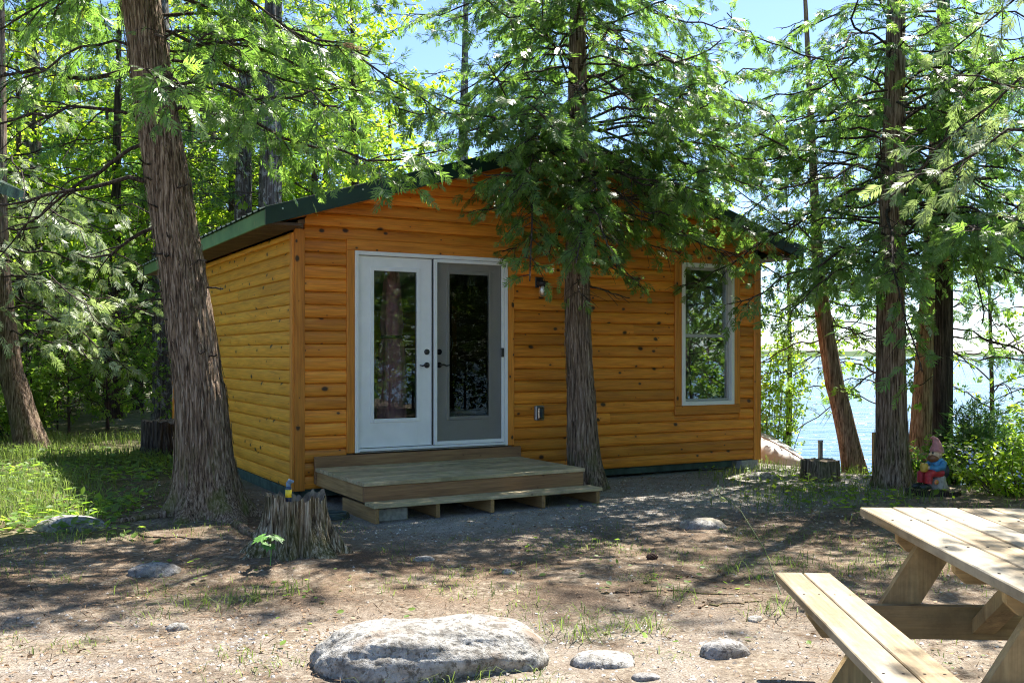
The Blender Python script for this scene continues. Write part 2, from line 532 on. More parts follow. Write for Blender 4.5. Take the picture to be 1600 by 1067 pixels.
def axis(fine0, fine1, step, lo, hi):
    a = list(np.arange(fine0, fine1 + 1e-6, step))
    s_ = step; v_ = fine0; left = []
    while v_ > lo:
        s_ *= 1.35; v_ -= s_; left.append(v_)
    s_ = step; v_ = fine1; right = []
    while v_ < hi:
        s_ *= 1.35; v_ += s_; right.append(v_)
    return np.array(left[::-1] + a + right)
gx = axis(-9, 7.5, .09, -420, 420); gy = axis(2.5, 17, .09, -250, 500)
GX, GY = np.meshgrid(gx, gy)
GZ = ground_z(GX, GY)
far = np.hypot(GX, GY) > 60
V = np.stack([GX, GY, GZ], -1).reshape(-1, 3)
nx, ny = len(gx), len(gy)
i = np.arange(ny - 1)[:, None] * nx; k = np.arange(nx - 1)[None, :]
F = np.stack([i + k, i + k + 1, i + nx + k + 1, i + nx + k], -1).reshape(-1, 4)

t = NT("forest_floor")
v = t.coords((1, 1, 1), rand=False)
big = t.noise(v, .55, 4, .6)
midn = t.noise(v, 3.2, 5, .65)
fine = t.noise(v, 26, 5, .7)
grit = t.noise(v, 95, 3, .7)
dirt = t.ramp(fine, [(.28, (.06, .044, .03)), (.5, (.185, .145, .105)), (.72, (.41, .355, .28))])
needl = t.ramp(grit, [(.3, (.065, .042, .026)), (.6, (.20, .138, .088)), (.75, (.36, .28, .20))])
grav = t.ramp(grit, [(.32, (.135, .125, .11)), (.5, (.35, .33, .295)), (.66, (.55, .525, .48))])
mossy = t.ramp(fine, [(.3, (.04, .055, .015)), (.7, (.12, .15, .04))])
c = t.mix(t.ramp(midn, [(.42, 0.0), (.6, .85)]), dirt, needl)
c = t.mix(t.ramp(t.noise(v, 1.4, 5, .7, .6), [(.5, 0.0), (.6, .8)]), c, t.ramp(grit, [(.35, (.035, .024, .016)), (.62, (.13, .085, .055)), (.75, (.27, .19, .13))]))
# gravel spread around the step and along the front of the cabin
tc = t.n("TexCoord"); sp = t.n("SeparateXYZ"); t.l(tc.outputs["Object"], sp.inputs[0])
def line_mask(nx_, ny_, c_, a, b):
    dd = t.math('ADD', t.math('ADD', t.math('MULTIPLY', sp.outputs[0], nx_), t.math('MULTIPLY', sp.outputs[1], ny_)), c_)
    mr = t.n("MapRange"); mr.interpolation_type = 'SMOOTHSTEP'
    t.l(dd, mr.inputs[0]); mr.inputs[1].default_value = a; mr.inputs[2].default_value = b
    return mr.outputs[0]
f1 = line_mask(.4909, -.8712, 9.59, 3.6, 1.6)      # distance in front of the cabin front
f2 = line_mask(.8712, .4909, -2.94, -.6, .6)
gm = t.math('MULTIPLY', t.math('MULTIPLY', f1, f2), t.ramp(midn, [(.3, .35), (.55, 1.0)]))
f3 = line_mask(1, 0, 4.0, .6, -.4); f4 = line_mask(0, 1, -6.6, 1.2, -.2)
gm = t.math('MAXIMUM', gm, t.math('MULTIPLY', t.math('MULTIPLY', f3, f4), t.ramp(big, [(.45, 0.0), (.6, 1.0)])))
f5 = line_mask(0, 1, -5.6, .6, -.6)
gm = t.math('MAXIMUM', gm, t.math('MULTIPLY', f5, t.ramp(midn, [(.4, 0.05), (.62, .5)])))
c = t.mix(gm, c, grav)
f6 = line_mask(-.8, .25, -5.0, -.8, .8)
c = t.mix(t.math('MULTIPLY', f6, t.ramp(midn, [(.35, .2), (.6, .8)])), c, mossy)
c = t.mix(.5, c, t.ramp(big, [(.3, .7), (.7, 1.15)]), 'MULTIPLY')
t.set(c, .95, spec=.15)
h = t.math('ADD', t.math('MULTIPLY', fine, .6), t.math('MULTIPLY', grit, .4))
t.bump(h, .9, .03)
M['ground'] = t.m
ground = link_mesh("ground", np_mesh("ground", V, F, True), M['ground'])
tag(ground, "brown needle strewn dirt and gravel clearing around the cabin", "ground", kind="structure")

LAKE_Z = -1.65
t = NT("lake_water")
v = t.coords((.32, 1.0, 1.0), rand=False)
w1 = t.noise(v, 1.1, 4, .62, .3)
w2 = t.noise(v, .25, 3, .5, .2)
t.set((.03, .09, .17), .14, spec=.26)
t.bump(t.math('ADD', w1, t.math('MULTIPLY', w2, 1.2)), 1.0, .24)
lake = link_mesh("lake", np_mesh("lake", np.array([[-3000, -400, LAKE_Z], [6000, -400, LAKE_Z], [6000, 9000, LAKE_Z], [-3000, 9000, LAKE_Z]], float), np.array([[0, 1, 2, 3]])), t.m)
tag(lake, "wind rippled blue lake beyond the cabin", "lake", kind="structure")

# low wooded far shore
fx_ = np.linspace(-1500, 4200, 240)
hh_ = 14 + 9 * fnoise(fx_ * .004, 2.0, 0, 3) + 3 * fnoise(fx_ * .03, 7.0, 0, 2)
rows_ = [(0, 0), (60, .55), (160, 1.0), (420, .3), (520, 0)]
V = np.concatenate([np.stack([fx_, 2300 + dy + 0 * fx_, LAKE_Z - .5 + hh_ * f_], -1) for dy, f_ in rows_])
i = np.arange(len(rows_) - 1)[:, None] * 240; k = np.arange(239)[None, :]
F = np.stack([i + k, i + k + 1, i + 240 + k + 1, i + 240 + k], -1).reshape(-1, 4)
t = NT("far_wooded_hill")
t.set(t.ramp(t.noise(t.coords((.02, .02, .02), rand=False), 1.0, 5), [(.3, (.03, .055, .025)), (.7, (.08, .12, .05))]), .95, spec=.1)
tag(link_mesh("hills", np_mesh("hills", V, F, True), t.m), "low wooded far shore across the lake", "hills", kind="structure")

# ------------------------------------------------------------------ cabin
PH = math.radians(29.4)
CX = np.array([math.cos(PH), math.sin(PH), 0]); CY = np.array([-math.sin(PH), math.cos(PH), 0])
C0 = np.array([-2.145, 9.80, 0])
def cab(lx, ly, z=0.0):
    p = C0 + CX * lx + CY * ly
    return (p[0], p[1], z)
def cab_local(P):
    d_ = P[..., :2] - C0[:2]
    return d_ @ CX[:2], d_ @ CY[:2]
W, D = 6.1, 6.1
Z0 = .115
EAVE_T, SL, OV, FAS = 2.83, .306, .40, .15
def roof_top(lx): return EAVE_T + (min(lx, W - lx) + OV) * SL
def roof_bot(lx): return roof_top(lx) - FAS
SOF = EAVE_T - FAS
PEAK = roof_top(W / 2)

cabin = empty("cabin", C0, PH, "orange pine log sided cabin with dark green metal roof, white patio door and low deck", "cabin")
rnd = random.Random(11)

def log_board(name, x0, x1, z, h, mat_, bulge=.030, slope=False, yaw='front', jit=0.0):
    """one D-log course piece; ends follow the gable when slope is True"""
    bulge *= 1.05
    prof = [(.0, .0), (-bulge * .42, .003), (-bulge * .70, h * .08), (-bulge * .92, h * .24), (-bulge, h * .45), (-bulge * .93, h * .66), (-bulge * .72, h * .84), (-bulge * .38, h * .96), (-.004, h - .001), (.02, h - .001), (.02, .0)]
    mb = MB()
    def ends(zz):
        a, b = x0, x1
        if slope:
            lo = (z + zz - (SOF - OV * 0)) / SL - OV + .01
            a = max(a, min(lo, W / 2)); b = min(b, max(W - lo, W / 2))
        return a, b
    n = len(prof)
    L_ = []; R_ = []
    for (py, pz) in prof:
        a, b = ends(pz)
        L_.append((a - x0, py + jit, pz)); R_.append((b - x0, py + jit, pz))
    if max(r[0] - l[0] for l, r in zip(L_, R_)) < .02: return None
    fs = [tuple(range(n)), tuple(range(n, 2 * n))[::-1]]
    for q in range(n):
        j = (q + 1) % n
        fs.append((q, n + q, n + j, j))
    mb.add(L_ + R_, fs)
    return mb

def split_spans(spans, rnd_, maxlen=3.4, gap=.003):
    out = []
    for a, b in spans:
        if b - a > 2.2 and rnd_.random() < .75:
            c_ = a + (b - a) * rnd_.uniform(.22, .78)
            out += [(a, c_ - gap / 2), (c_ + gap / 2, b)]
        else:
            out.append((a, b))
    return out

DOOR = (.603, 2.382, .455, 2.515)
WIN = (4.83, 5.67, .83, 2.59)
DT, WT = .085, .105   # casing widths
H = .1315
z = Z0
while z < PEAK - FAS - .02:
    lo, hi = .085, W - .085
    cuts = [(DOOR[0] - DT, DOOR[1] + DT, .335, DOOR[3] + .115), (WIN[0] - WT, WIN[1] + WT, WIN[2] - .115, WIN[3] + .10)]
    spans = [(lo, hi)]; fit = []
    for c0, c1, cz0, cz1 in cuts:
        if z + H > cz0 + .02 and z < cz1 - .02:
            ns = []
            for a, b in spans:
                if c0 > a and c1 < b: ns += [(a, c0), (c1, b)]
                else: ns.append((a, b))
            spans = ns
            if cz0 - z > .02: fit.append((c0, c1, z, cz0 - z - .002))
            if z + H - cz1 > .02: fit.append((c0, c1, cz1 + .002, z + H - cz1 - .002))
    for a, b, zf, hf in fit:
        log_board('siding_board', a, b, zf, hf, None, bulge=.02).build('siding_board', M['front_pine'], cabin, (a, 0, zf))
    for a, b in split_spans(spans, rnd):
        mb = log_board("siding_board", a, b, z, H, None, slope=True, jit=rnd.uniform(-.003, .002))
        if mb: mb.build("siding_board", M['front_pine'], cabin, (a, 0, z + rnd.uniform(-.0015, .0)))
    z += H
# left side wall (faces the clearing): courses run along the cabin depth
HS = .1315
z = Z0
while z < SOF - .01:
    hh = min(HS, SOF - z)
    for a, b in split_spans([(.06, D - .06)], rnd, gap=.004):
        mb = log_board("side_siding_board", a, b, z, hh, None, bulge=.026, jit=rnd.uniform(-.003, .002))
        if mb: mb.build("side_siding_board", M['side_pine_lit'], cabin, (0, D - a, z), (0, 0, -PI / 2))
        # right wall
        if a < .1 or b > D - .1:
            pass
    mb = log_board("side_siding_board", .06, D - .06, z, hh, None, bulge=.026)
    wy0, wy1, wz0, wz1 = 2.2, 4.2, .95, 2.15
    if z + hh > wz0 and z < wz1:
        for a, b in ((.06, wy0), (wy1, D - .06)):
            log_board("s", a, b, z, hh, None, bulge=.026).build("side_siding_board", M['front_pine'], cabin, (W, a, z), (0, 0, PI / 2))
    else:
        mb.build("side_siding_board", M['front_pine'], cabin, (W, .06, z), (0, 0, PI / 2))
    z += HS
z = Z0
while z < PEAK - FAS - .02:
    bz0, bz1 = 1.0, 2.2
    if z + H > bz0 and z < bz1: sp_ = [(.06, 2.9), (4.6, W - .06)]
    else: sp_ = [(.06, W - .06)]
    for a, b in sp_:
        # back wall, mirrored
        mb = log_board("siding_board", a, b, z, H, None, slope=True)
        if mb: mb.build("back_siding_board", M['front_pine'], cabin, (W - a, D, z), (0, 0, PI))
    z += H
# corner boards, casings
def piece(name, box, m, parent=None, bev=.004):
    return MB().box(*box, bev=bev).build(name, M[m], parent or cabin)
piece("corner_board", (-.022, .082, -.042, -.004, Z0 - .01, 2.70), 'trim_pine')
piece("corner_board", (-.046, -.0225, -.030, .055, Z0 - .01, 2.66), 'side_trim' if 'side_trim' in M else 'trim_pine')
piece("corner_board", (W - .082, W + .022, -.042, -.004, Z0 - .01, 2.70), 'trim_pine')
piece("corner_board", (W + .0225, W + .045, -.030, .06, Z0 - .01, 2.66), 'trim_pine')
piece("corner_board", (-.045, -.021, D - .06, D + .03, Z0 - .01, 2.66), 'trim_pine')
piece("door_casing", (DOOR[0] - DT, DOOR[0] - .001, -.046, .02, .455, DOOR[3]), 'trim_pine')
piece("door_casing", (DOOR[1] + .001, DOOR[1] + DT, -.046, .02, .455, DOOR[3]), 'trim_pine')
piece("door_casing", (DOOR[0] - DT, DOOR[1] + DT, -.048, .02, DOOR[3] + .002, DOOR[3] + .112), 'trim_pine_x')
piece("window_casing", (WIN[0] - WT, WIN[0] - .001, -.046, .02, WIN[2], WIN[3]), 'trim_pine')
piece("window_casing", (WIN[1] + .001, WIN[1] + WT, -.046, .02, WIN[2], WIN[3]), 'trim_pine')
piece("window_casing", (WIN[0] - WT, WIN[1] + WT, -.048, .02, WIN[3] + .002, WIN[3] + .1), 'trim_pine_x')
piece("window_casing", (WIN[0] - WT, WIN[1] + WT, -.050, .02, WIN[2] - .112, WIN[2] - .002), 'trim_pine_x')
piece("skirt_beam", (-.012, .04, .02, D, -.08, Z0 - .004), 'skirt')
piece("skirt_beam", (.05, W - .4, .03, .09, .03, Z0 - .004), 'skirt')
# shell behind the siding, floor and ceiling
mb = MB()
y0, y1 = .024, .13
for a, b, c_, d_ in ((.03, DOOR[0], Z0, 2.66), (DOOR[1], WIN[0], Z0, 2.66), (WIN[1], W - .03, Z0, 2.66), (DOOR[0], DOOR[1], DOOR[3], 2.66), (DOOR[0], DOOR[1], Z0, DOOR[2] - .02), (WIN[0], WIN[1], Z0, WIN[2]), (WIN[0], WIN[1], WIN[3], 2.66)):
    mb.box(a, b, y0, y1, c_, d_)
mb.build("front_shell", M['inside'], cabin)
MB().prism([(.03, 2.66), (W - .03, 2.66), (W - .03, roof_bot(W - .03) - .02), (W / 2, PEAK - FAS - .02), (.03, roof_bot(.03) - .02)], 'y', .024, .12).build("gable_shell", M['inside'], cabin)
mb = MB(); mb.box(.024, .12, .131, D - .131, Z0, 2.66); mb.build("side_shell", M['inside'], cabin)
mb = MB()
for a, b, c_, d_ in ((.131, 2.2, Z0, 2.66), (4.2, D - .131, Z0, 2.66), (2.2, 4.2, Z0, .95), (2.2, 4.2, 2.15, 2.66)):
    mb.box(W - .12, W - .024, a, b, c_, d_)
mb.build("side_shell", M['inside'], cabin)
mb = MB()
for a, b, c_, d_ in ((.03, 2.9, Z0, 2.66), (4.6, W - .03, Z0, 2.66), (2.9, 4.6, Z0, 1.0), (2.9, 4.6, 2.2, 2.66)):
    mb.box(a, b, D - .13, D - .024, c_, d_)
mb.build("back_shell", M['inside'], cabin)
piece("floor_slab", (.13, W - .13, .132, D - .132, Z0, .40), 'inside_floor', bev=0)
piece("ceiling_panel", (.03, W - .03, .03, D - .03, 2.661, 2.675), 'inside', bev=0)
# inside window trims that show through the glass
for nm, bx in (("inside_casing", (2.80, 2.895, D - .16, D - .131, .95, 2.3)), ("inside_casing", (4.605, 4.70, D - .16, D - .131, .95, 2.3))):
    piece(nm, bx, 'trim_pine')
for nm, bx in (("inside_casing", (W - .15, W - .121, 2.1, 2.199, .85, 2.25)), ("inside_casing", (W - .15, W - .121, 4.201, 4.3, .85, 2.25))):
    piece(nm, bx, 'vinyl')
f_ = MB().box(2.9, 4.6, D - .075, D - .065, 1.0, 2.2).build("back_window", M['glass'], cabin)
f_ = MB().box(W - .075, W - .065, 2.2, 4.2, .95, 2.15).build("side_window", M['glass'], cabin)
MB().box(W - .09, W - .05, 3.17, 3.23, .95, 2.15).build("mullion", M['vinyl'], f_)

# --- roof
roof = empty("roof", (0, 0, 0)); roof.parent = cabin
cosr = 1 / math.sqrt(1 + SL * SL)
PW = (D + 2 * OV) / 8
def rib_profile():
    p = []; y = 0.0
    n = 4
    for q in range(n):
        b0 = q * PW / n
        p += [(b0, 0), (b0 + PW / n * .62, 0), (b0 + PW / n * .70, .019), (b0 + PW / n * .90, .019), (b0 + PW / n * .98, 0)]
    p.append((PW - .001, 0))
    return p
for side in (0, 1):
    for q in range(8):
        yb = -OV + q * PW
        prof = rib_profile()
        xe = -OV - .03; xr = W / 2
        vs_ = []; fs = []
        for (yy, zz) in prof:
            for xx in (xe, xr):
                zt = EAVE_T + (xx + OV) * SL + zz + .006
                px_ = xx if side == 0 else W - xx
                vs_.append((px_, yb + yy, zt))
        np_ = len(prof)
        for j in range(np_ - 1):
            fs.append((2 * j, 2 * j + 1, 2 * j + 3, 2 * j + 2) if side == 0 else (2 * j, 2 * j + 2, 2 * j + 3, 2 * j + 1))
        o = MB().add(vs_, fs).build("metal_panel", M['green_metal'], roof)
        sm_ = o.modifiers.new("thick", 'SOLIDIFY'); sm_.thickness = .004
# roof deck, soffits, rakes and fascia
for side in (0, 1):
    fx = (lambda x: x) if side == 0 else (lambda x: W - x)
    a, b = -OV + .022, W / 2
    poly = [(fx(a), EAVE_T + (a + OV) * SL - .002), (fx(b), PEAK - .002), (fx(b), PEAK - .03), (fx(a), EAVE_T + (a + OV) * SL - .03)]
    MB().prism(poly if side else poly[::-1], 'y', -OV + .03, D + OV - .03).build("roof_deck", M['soffit'], roof)
    # rake boards front and back
    for ya, yb in ((-OV - .012, -OV + .026), (D + OV - .026, D + OV + .012)):
        a2 = -OV - .012
        poly = [(fx(a2), EAVE_T + (a2 + OV) * SL + .012), (fx(b), PEAK + .012), (fx(b), PEAK - FAS - .008), (fx(a2), EAVE_T + (a2 + OV) * SL - FAS - .008)]
        rk = MB().prism(poly if side else poly[::-1], 'y', ya, yb).build("rake_board", M['green_metal'], roof)
        if ya < 0:
            for q in range(9):
                xx = -.25 + q * .4
                MB().lathe([(.0095, 0), (.0095, .003), (.005, .006)], 8).build("screw", M['screw'], rk, (fx(xx), ya, EAVE_T + (xx + OV) * SL - .045), (PI / 2, 0, 0))
    # sloped rake soffit boards
    poly = [(fx(-OV + .03), SOF + .03 * SL - .004), (fx(b), PEAK - FAS - .004), (fx(b), PEAK - FAS + .012), (fx(-OV + .03), SOF + .03 * SL + .012)]
    for ya, yb in ((-OV + .027, -.03), (D + .03, D + OV - .027)):
        MB().prism(poly[::-1] if side else poly, 'y', ya, yb).build("rake_soffit", M['trim_pine_x'], roof)
    # eave fascia, slightly below the metal edge
    xa, xb = (-OV, -OV + .022) if side == 0 else (W + OV - .022, W + OV)
    MB().box(xa, xb, -OV + .027, D + OV - .027, EAVE_T - FAS, EAVE_T - .003, bev=.003).build("eave_fascia", M['green_paint'], roof)
    # grooved soffit slats under the eave
    xa, xb = (-OV + .0225, -.047) if side == 0 else (W + .047, W + OV - .0225)
    ns = 46
    for q in range(ns):
        yy = -OV + .03 + q * (D + 2 * OV - .06) / ns
        MB().box(xa, xb, yy, yy + (D + 2 * OV - .06) / ns - .012, SOF + .004, SOF + .02).build("soffit_slat", M['soffit'], roof)
    MB().box(xa, xb, -OV + .03, D + OV - .03, SOF + .022, SOF + .03).build("soffit_backing", M['soffit'], roof)
MB().prism([(W / 2 - .16, PEAK - .16 * SL + .026), (W / 2, PEAK + .04), (W / 2 + .16, PEAK - .16 * SL + .026), (W / 2, PEAK + .03)], 'y', -OV - .014, D + OV + .014).build("ridge_cap", M['green_metal'], roof)

# --- patio door
door = empty("patio_door", (0, 0, 0)); door.parent = cabin
def dpart(name, box, m, parent=None, bev=.004): return MB().box(*box, bev=bev).build(name, M[m], parent or door)
x0, x1, z0, z1 = DOOR
fw = .04
dpart("frame", (x0, x0 + fw, -.055, .10, z0, z1), 'white')
dpart("frame", (x1 - fw, x1, -.055, .10, z0, z1), 'white')
dpart("frame", (x0 + fw, x1 - fw, -.055, .10, z1 - fw, z1), 'white')
dpart("threshold", (x0 + fw, x1 - fw, -.065, .10, z0, z0 + .038), 'white')
dpart("threshold_lip", (x0 + fw, x1 - fw, -.075, -.0655, z0 + .006, z0 + .016), 'steel')
xm = (x0 + x1) / 2
def slab(xa, xb, yf, yb, handle_x, hs):
    za, zb = z0 + .045, z1 - fw - .006
    ga, gb, gz0, gz1 = xa + .165, xb - .165, z0 + .33, zb - .14
    mb = MB()
    mb.box(xa, ga, yf, yb, za, zb, bev=.002); mb.box(gb, xb, yf, yb, za, zb, bev=.002)
    mb.box(ga, gb, yf, yb, za, gz0); mb.box(ga, gb, yf, yb, gz1, zb)
    s_ = mb.build("door_leaf", M['white'], door)
    m2 = MB(); tw = .032
    m2.box(ga - tw, ga + .008, yf - .012, yf - .0005, gz0 - tw, gz1 + tw, bev=.004); m2.box(gb - .008, gb + tw, yf - .012, yf - .0005, gz0 - tw, gz1 + tw, bev=.004)
    m2.box(ga + .0085, gb - .0085, yf - .012, yf - .0005, gz0 - tw, gz0 + .008, bev=.004); m2.box(ga + .0085, gb - .0085, yf - .012, yf - .0005, gz1 - .008, gz1 + tw, bev=.004)
    m2.build("glass_moulding", M['white'], s_)
    MB().box(ga, gb, yf + .012, yf + .018, gz0, gz1).build("pane", M['glass'], s_)
    MB().lathe([(.031, 0), (.031, .008), (.024, .014), (.012, .018)], 16).build("deadbolt", M['black'], s_, (handle_x, yf, 1.485), (PI / 2, 0, 0))
    hb = MB().lathe([(.031, 0), (.031, .008), (.016, .014), (.012, .04)], 16)
    hb.build("handle_rose", M['black'], s_, (handle_x, yf, 1.345), (PI / 2, 0, 0))
    MB().tube([(handle_x, yf - .045, 1.345), (handle_x + hs * .03, yf - .048, 1.35), (handle_x + hs * .07, yf - .048, 1.338), (handle_x + hs * .10, yf - .044, 1.345)], [.010, .010, .008, .006], 8).build("lever", M['black'], s_)
    return s_
slab(x0 + fw + .004, xm - .022, -.012, .03, xm - .075, -1)
slab(xm + .022, x1 - fw - .004, -.0, .04, xm + .075, 1)
dpart("astragal", (xm - .0205, xm + .0205, -.014, .05, z0 + .04, z1 - fw - .004), 'white')
dpart("shadow_gap_strip", (xm - .0215, xm - .004, -.0245, -.0145, z0 + .045, z1 - fw - .006), 'black')  # black strip paints the shade of the gap between the door leaves
scr = empty("sliding_screen", (0, 0, 0)); scr.parent = door
sa, sb = xm - .002, x1 - fw - .003
for bx in ((sa, sa + .034, -.050, -.028, z0 + .042, z1 - fw - .004), (sb - .034, sb, -.050, -.028, z0 + .042, z1 - fw - .004), (sa + .0345, sb - .0345, -.050, -.028, z0 + .042, z0 + .08), (sa + .0345, sb - .0345, -.050, -.028, z1 - fw - .04, z1 - fw - .004)):
    MB().box(*bx, bev=.003).build("screen_frame", M['white'], scr)
MB().box(sa + .03, sb - .03, -.0385, -.0375, z0 + .075, z1 - fw - .035).build("screen_mesh", M['screen'], scr)
MB().box(sb - .05, sb - .012, -.068, -.0505, 1.43, 1.53, bev=.006).build("screen_pull", M['black'], scr)

# --- window
win = empty("window", (0, 0, 0)); win.parent = cabin
x0, x1, z0, z1 = WIN
zm = z0 + (z1 - z0) * .49
def wpart(name, box, m, parent=None): return MB().box(*box, bev=.004).build(name, M[m], parent or win)
fw = .05
wpart("frame", (x0, x0 + fw, -.058, .09, z0, z1), 'vinyl'); wpart("frame", (x1 - fw, x1, -.058, .09, z0, z1), 'vinyl')
wpart("frame", (x0 + fw, x1 - fw, -.058, .09, z1 - fw, z1), 'vinyl'); wpart("frame", (x0 + fw, x1 - fw, -.058, .09, z0, z0 + fw), 'vinyl')
t_grey = plain("grey_sash", (.45, .45, .44), .45, nz=.05); M['sash'] = t_grey
wpart("meeting_rail", (x0 + fw, x1 - fw, -.030, .05, zm - .02, zm + .02), 'sash')
for a, b in ((x0 + fw, x0 + fw + .03), (x1 - fw - .03, x1 - fw)):
    wpart("sash_stile", (a, b, -.012, .03, z0 + fw, zm - .0205), 'sash'); wpart("sash_stile", (a, b, .01, .05, zm + .0205, z1 - fw), 'sash')
wpart("sash_rail", (x0 + fw + .03, x1 - fw - .03, -.012, .03, z0 + fw, z0 + fw + .03), 'sash')
wpart("sash_rail", (x0 + fw + .03, x1 - fw - .03, .01, .05, z1 - fw - .03, z1 - fw), 'sash')
MB().box(x0 + fw + .03, x1 - fw - .03, .006, .011, z0 + fw + .03, zm - .02).build("pane", M['glass'], win)
MB().box(x0 + fw + .03, x1 - fw - .03, .026, .031, zm + .02, z1 - fw - .03).build("pane", M['glass'], win)

# --- wall light, outlet box
lp = empty("wall_light", cab(2.79, -.03, 2.19), PH, "small black wall lantern with a clear glass jar beside the door", "lamp")
MB().box(-.05, .05, -.02, -.0015, .02, .14, bev=.006).build("back_plate", M['black'], lp)
MB().lathe([(.02, .09), (.062, .085), (.066, .06), (.06, .045), (.045, .04)], 16, (0, -.085, 0)).build("cap", M['black'], lp)
MB().tube([(0, -.018, .10), (0, -.05, .11), (0, -.085, .092)], .011, 8).build("arm", M['black'], lp)
MB().lathe([(.040, .0395), (.046, .0), (.043, -.07), (.036, -.085), (.02, -.09)], 16, (0, -.085, 0)).build("jar", glass_mat("lamp_jar_glass", (.97, .98, .98), .12), lp)
MB().lathe([(.012, .038), (.022, .01), (.026, -.02), (.016, -.04), (.004, -.045)], 12, (0, -.085, 0)).build("bulb", plain("frosted_bulb", (.85, .85, .82), .3, nz=.02), lp)
ob = empty("outlet_box", cab(2.78, -.03, .72), PH, "grey weatherproof outlet box low on the wall beside the deck", "outlet box")
MB().box(-.055, .055, -.05, -.0015, .0, .165, bev=.008).build("body", M['steel'], ob)
MB().box(-.042, .042, -.085, -.0505, .015, .15, bev=.012).build("cover", glass_mat("clear_plastic_cover", (.75, .8, .8), .15), ob)
MB().box(-.03, .03, -.056, -.0508, .03, .135, bev=.004).build("socket_plate", plain("blue_grey_socket", (.10, .16, .20), .4), ob)

# ------------------------------------------------------------------ deck and step
deck = empty("deck", cab(.19, 0, 0), PH, "low treated wood deck with a front step below the patio door", "deck")
DL, DD, DZ = 2.31, 1.37, .33
nb = 10
bw = (DD - .004) / nb
for q in range(nb):
    ya = -DD - .02 + q * (DD + .02 - .055) / nb
    MB().box(-.012 + rnd.uniform(-.006, .004), DL + .012 + rnd.uniform(-.004, .006), ya, ya + (DD - .035) / nb - .006, DZ - .036, DZ + rnd.uniform(-.002, .001), bev=.004).build("deck_board", M['deck'], deck)
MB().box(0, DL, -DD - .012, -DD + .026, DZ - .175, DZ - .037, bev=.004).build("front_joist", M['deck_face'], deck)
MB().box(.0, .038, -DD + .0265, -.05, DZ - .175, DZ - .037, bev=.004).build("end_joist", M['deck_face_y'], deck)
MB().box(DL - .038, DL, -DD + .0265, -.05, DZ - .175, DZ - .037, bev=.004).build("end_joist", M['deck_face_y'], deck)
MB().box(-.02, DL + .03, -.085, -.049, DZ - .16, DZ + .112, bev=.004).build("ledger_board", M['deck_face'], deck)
for q in range(2):
    MB().box(.005, DL + .07, -DD - .125 - q * .118, -DD - .0135 - q * .118, .128, .160, bev=.004).build("step_tread", M['deck'], deck)
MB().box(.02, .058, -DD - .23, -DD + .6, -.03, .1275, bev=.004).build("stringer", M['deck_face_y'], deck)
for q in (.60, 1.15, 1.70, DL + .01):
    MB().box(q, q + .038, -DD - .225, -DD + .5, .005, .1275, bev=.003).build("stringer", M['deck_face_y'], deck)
for q in (.10,):
    MB().box(q, q + .28, -DD - .10, -DD + .10, -.05, .10, bev=.006).build("support_block", M['concrete'], deck)
for q in (.4, 1.2, 2.0):
    MB().box(q, q + .09, -.8, -.3, -.03, DZ - .178, bev=.004).build("support_post", M['deck_face_y'], deck)

cb = empty("concrete_block", cab(5.83, .16, 0), PH, "grey hollow concrete block under the cabin's lakeside corner", "block")
cb.location.z = -.06
MB().box(-.02, .26, -.20, .2, .0, .165, bev=.012).build("block_body", M['concrete'], cb)
MB().box(.0, .10, -.14, .16, .166, .172).build("shim", M['deck_face'], cb)
cb2 = MB().box(-.1, .28, -.1, .3, 0, .2, bev=.012).build("concrete_block", M['concrete'], None, cab(5.42, .25, -.09), (0, 0, PH))
tag(cb2, "grey concrete pier block set back in shade under the cabin", "block")

# ------------------------------------------------------------------ things inside the cabin, seen through glass
def chair(loc, rz, label):
    c_ = empty("spindle_chair", loc, rz, label, "chair")
    m = M['black']
    MB().box(-.21, .21, -.21, .21, .43, .465, bev=.012).build("seat", m, c_)
    for sx in (-.17, .17):
        MB().tube([(sx, -.17, .43), (sx * 1.12, -.2, 0)], [.018, .014], 8).build("leg", m, c_)
        MB().tube([(sx, .17, .43), (sx * 1.12, .2, 0)], [.018, .014], 8).build("leg", m, c_)
        MB().tube([(sx, .19, .465), (sx * 1.15, .25, .85), (sx * 1.2, .31, 1.16)], [.017, .016, .013], 8).build("back_post", m, c_)
    for q in range(5):
        x = -.11 + q * .055
        MB().tube([(x, .2, .465), (x * 1.1, .255, .8), (x * 1.15, .295, 1.06)], .008, 6).build("spindle", m, c_)
    MB().tube([(-.205, .30, 1.07), (-.1, .315, 1.09), (.1, .315, 1.09), (.205, .30, 1.07)], [.03, .035, .035, .03], 8).build("top_rail", m, c_)
    return c_
p = cab(5.1, .55, .40)
chair(p, PH + PI * .93, "black spindle back chair seen inside through the tall window")
p = cab(1.95, .85, .40)
fan = empty("pedestal_fan", p, PH, "white round pedestal fan standing inside behind the screened door", "fan")
m = plain("white_plastic", (.7, .7, .7), .4, nz=.03)
MB().lathe([(.18, 0), (.18, .015), (.04, .04), (.02, .06)], 20).build("base", m, fan)
MB().tube([(0, 0, .05), (0, 0, 1.1)], .013, 8).build("pole", m, fan)
hd = MB().lathe([(.05, -.10), (.055, -.02), (.04, .0)], 16).build("motor", m, fan, (0, 0, 1.18), (PI / 2, 0, 0))
for r_ in (.06, .10, .14, .18):
    MB().tube([(r_ * math.cos(a), r_ * math.sin(a), .05 if r_ < .17 else .02) for a in np.linspace(0, 2 * PI, 28)], .0035, 5, cap=False).build("grille_ring", m, hd)
for q in range(5):
    a = q * 2 * PI / 5
    MB().ball((.09 * math.cos(a), .09 * math.sin(a), .015), (.075, .045, .006), 10, 6, Matrix.Rotation(a, 3, 'Z') @ Matrix.Rotation(.4, 3, 'X')).build("blade", M['steel'], hd)
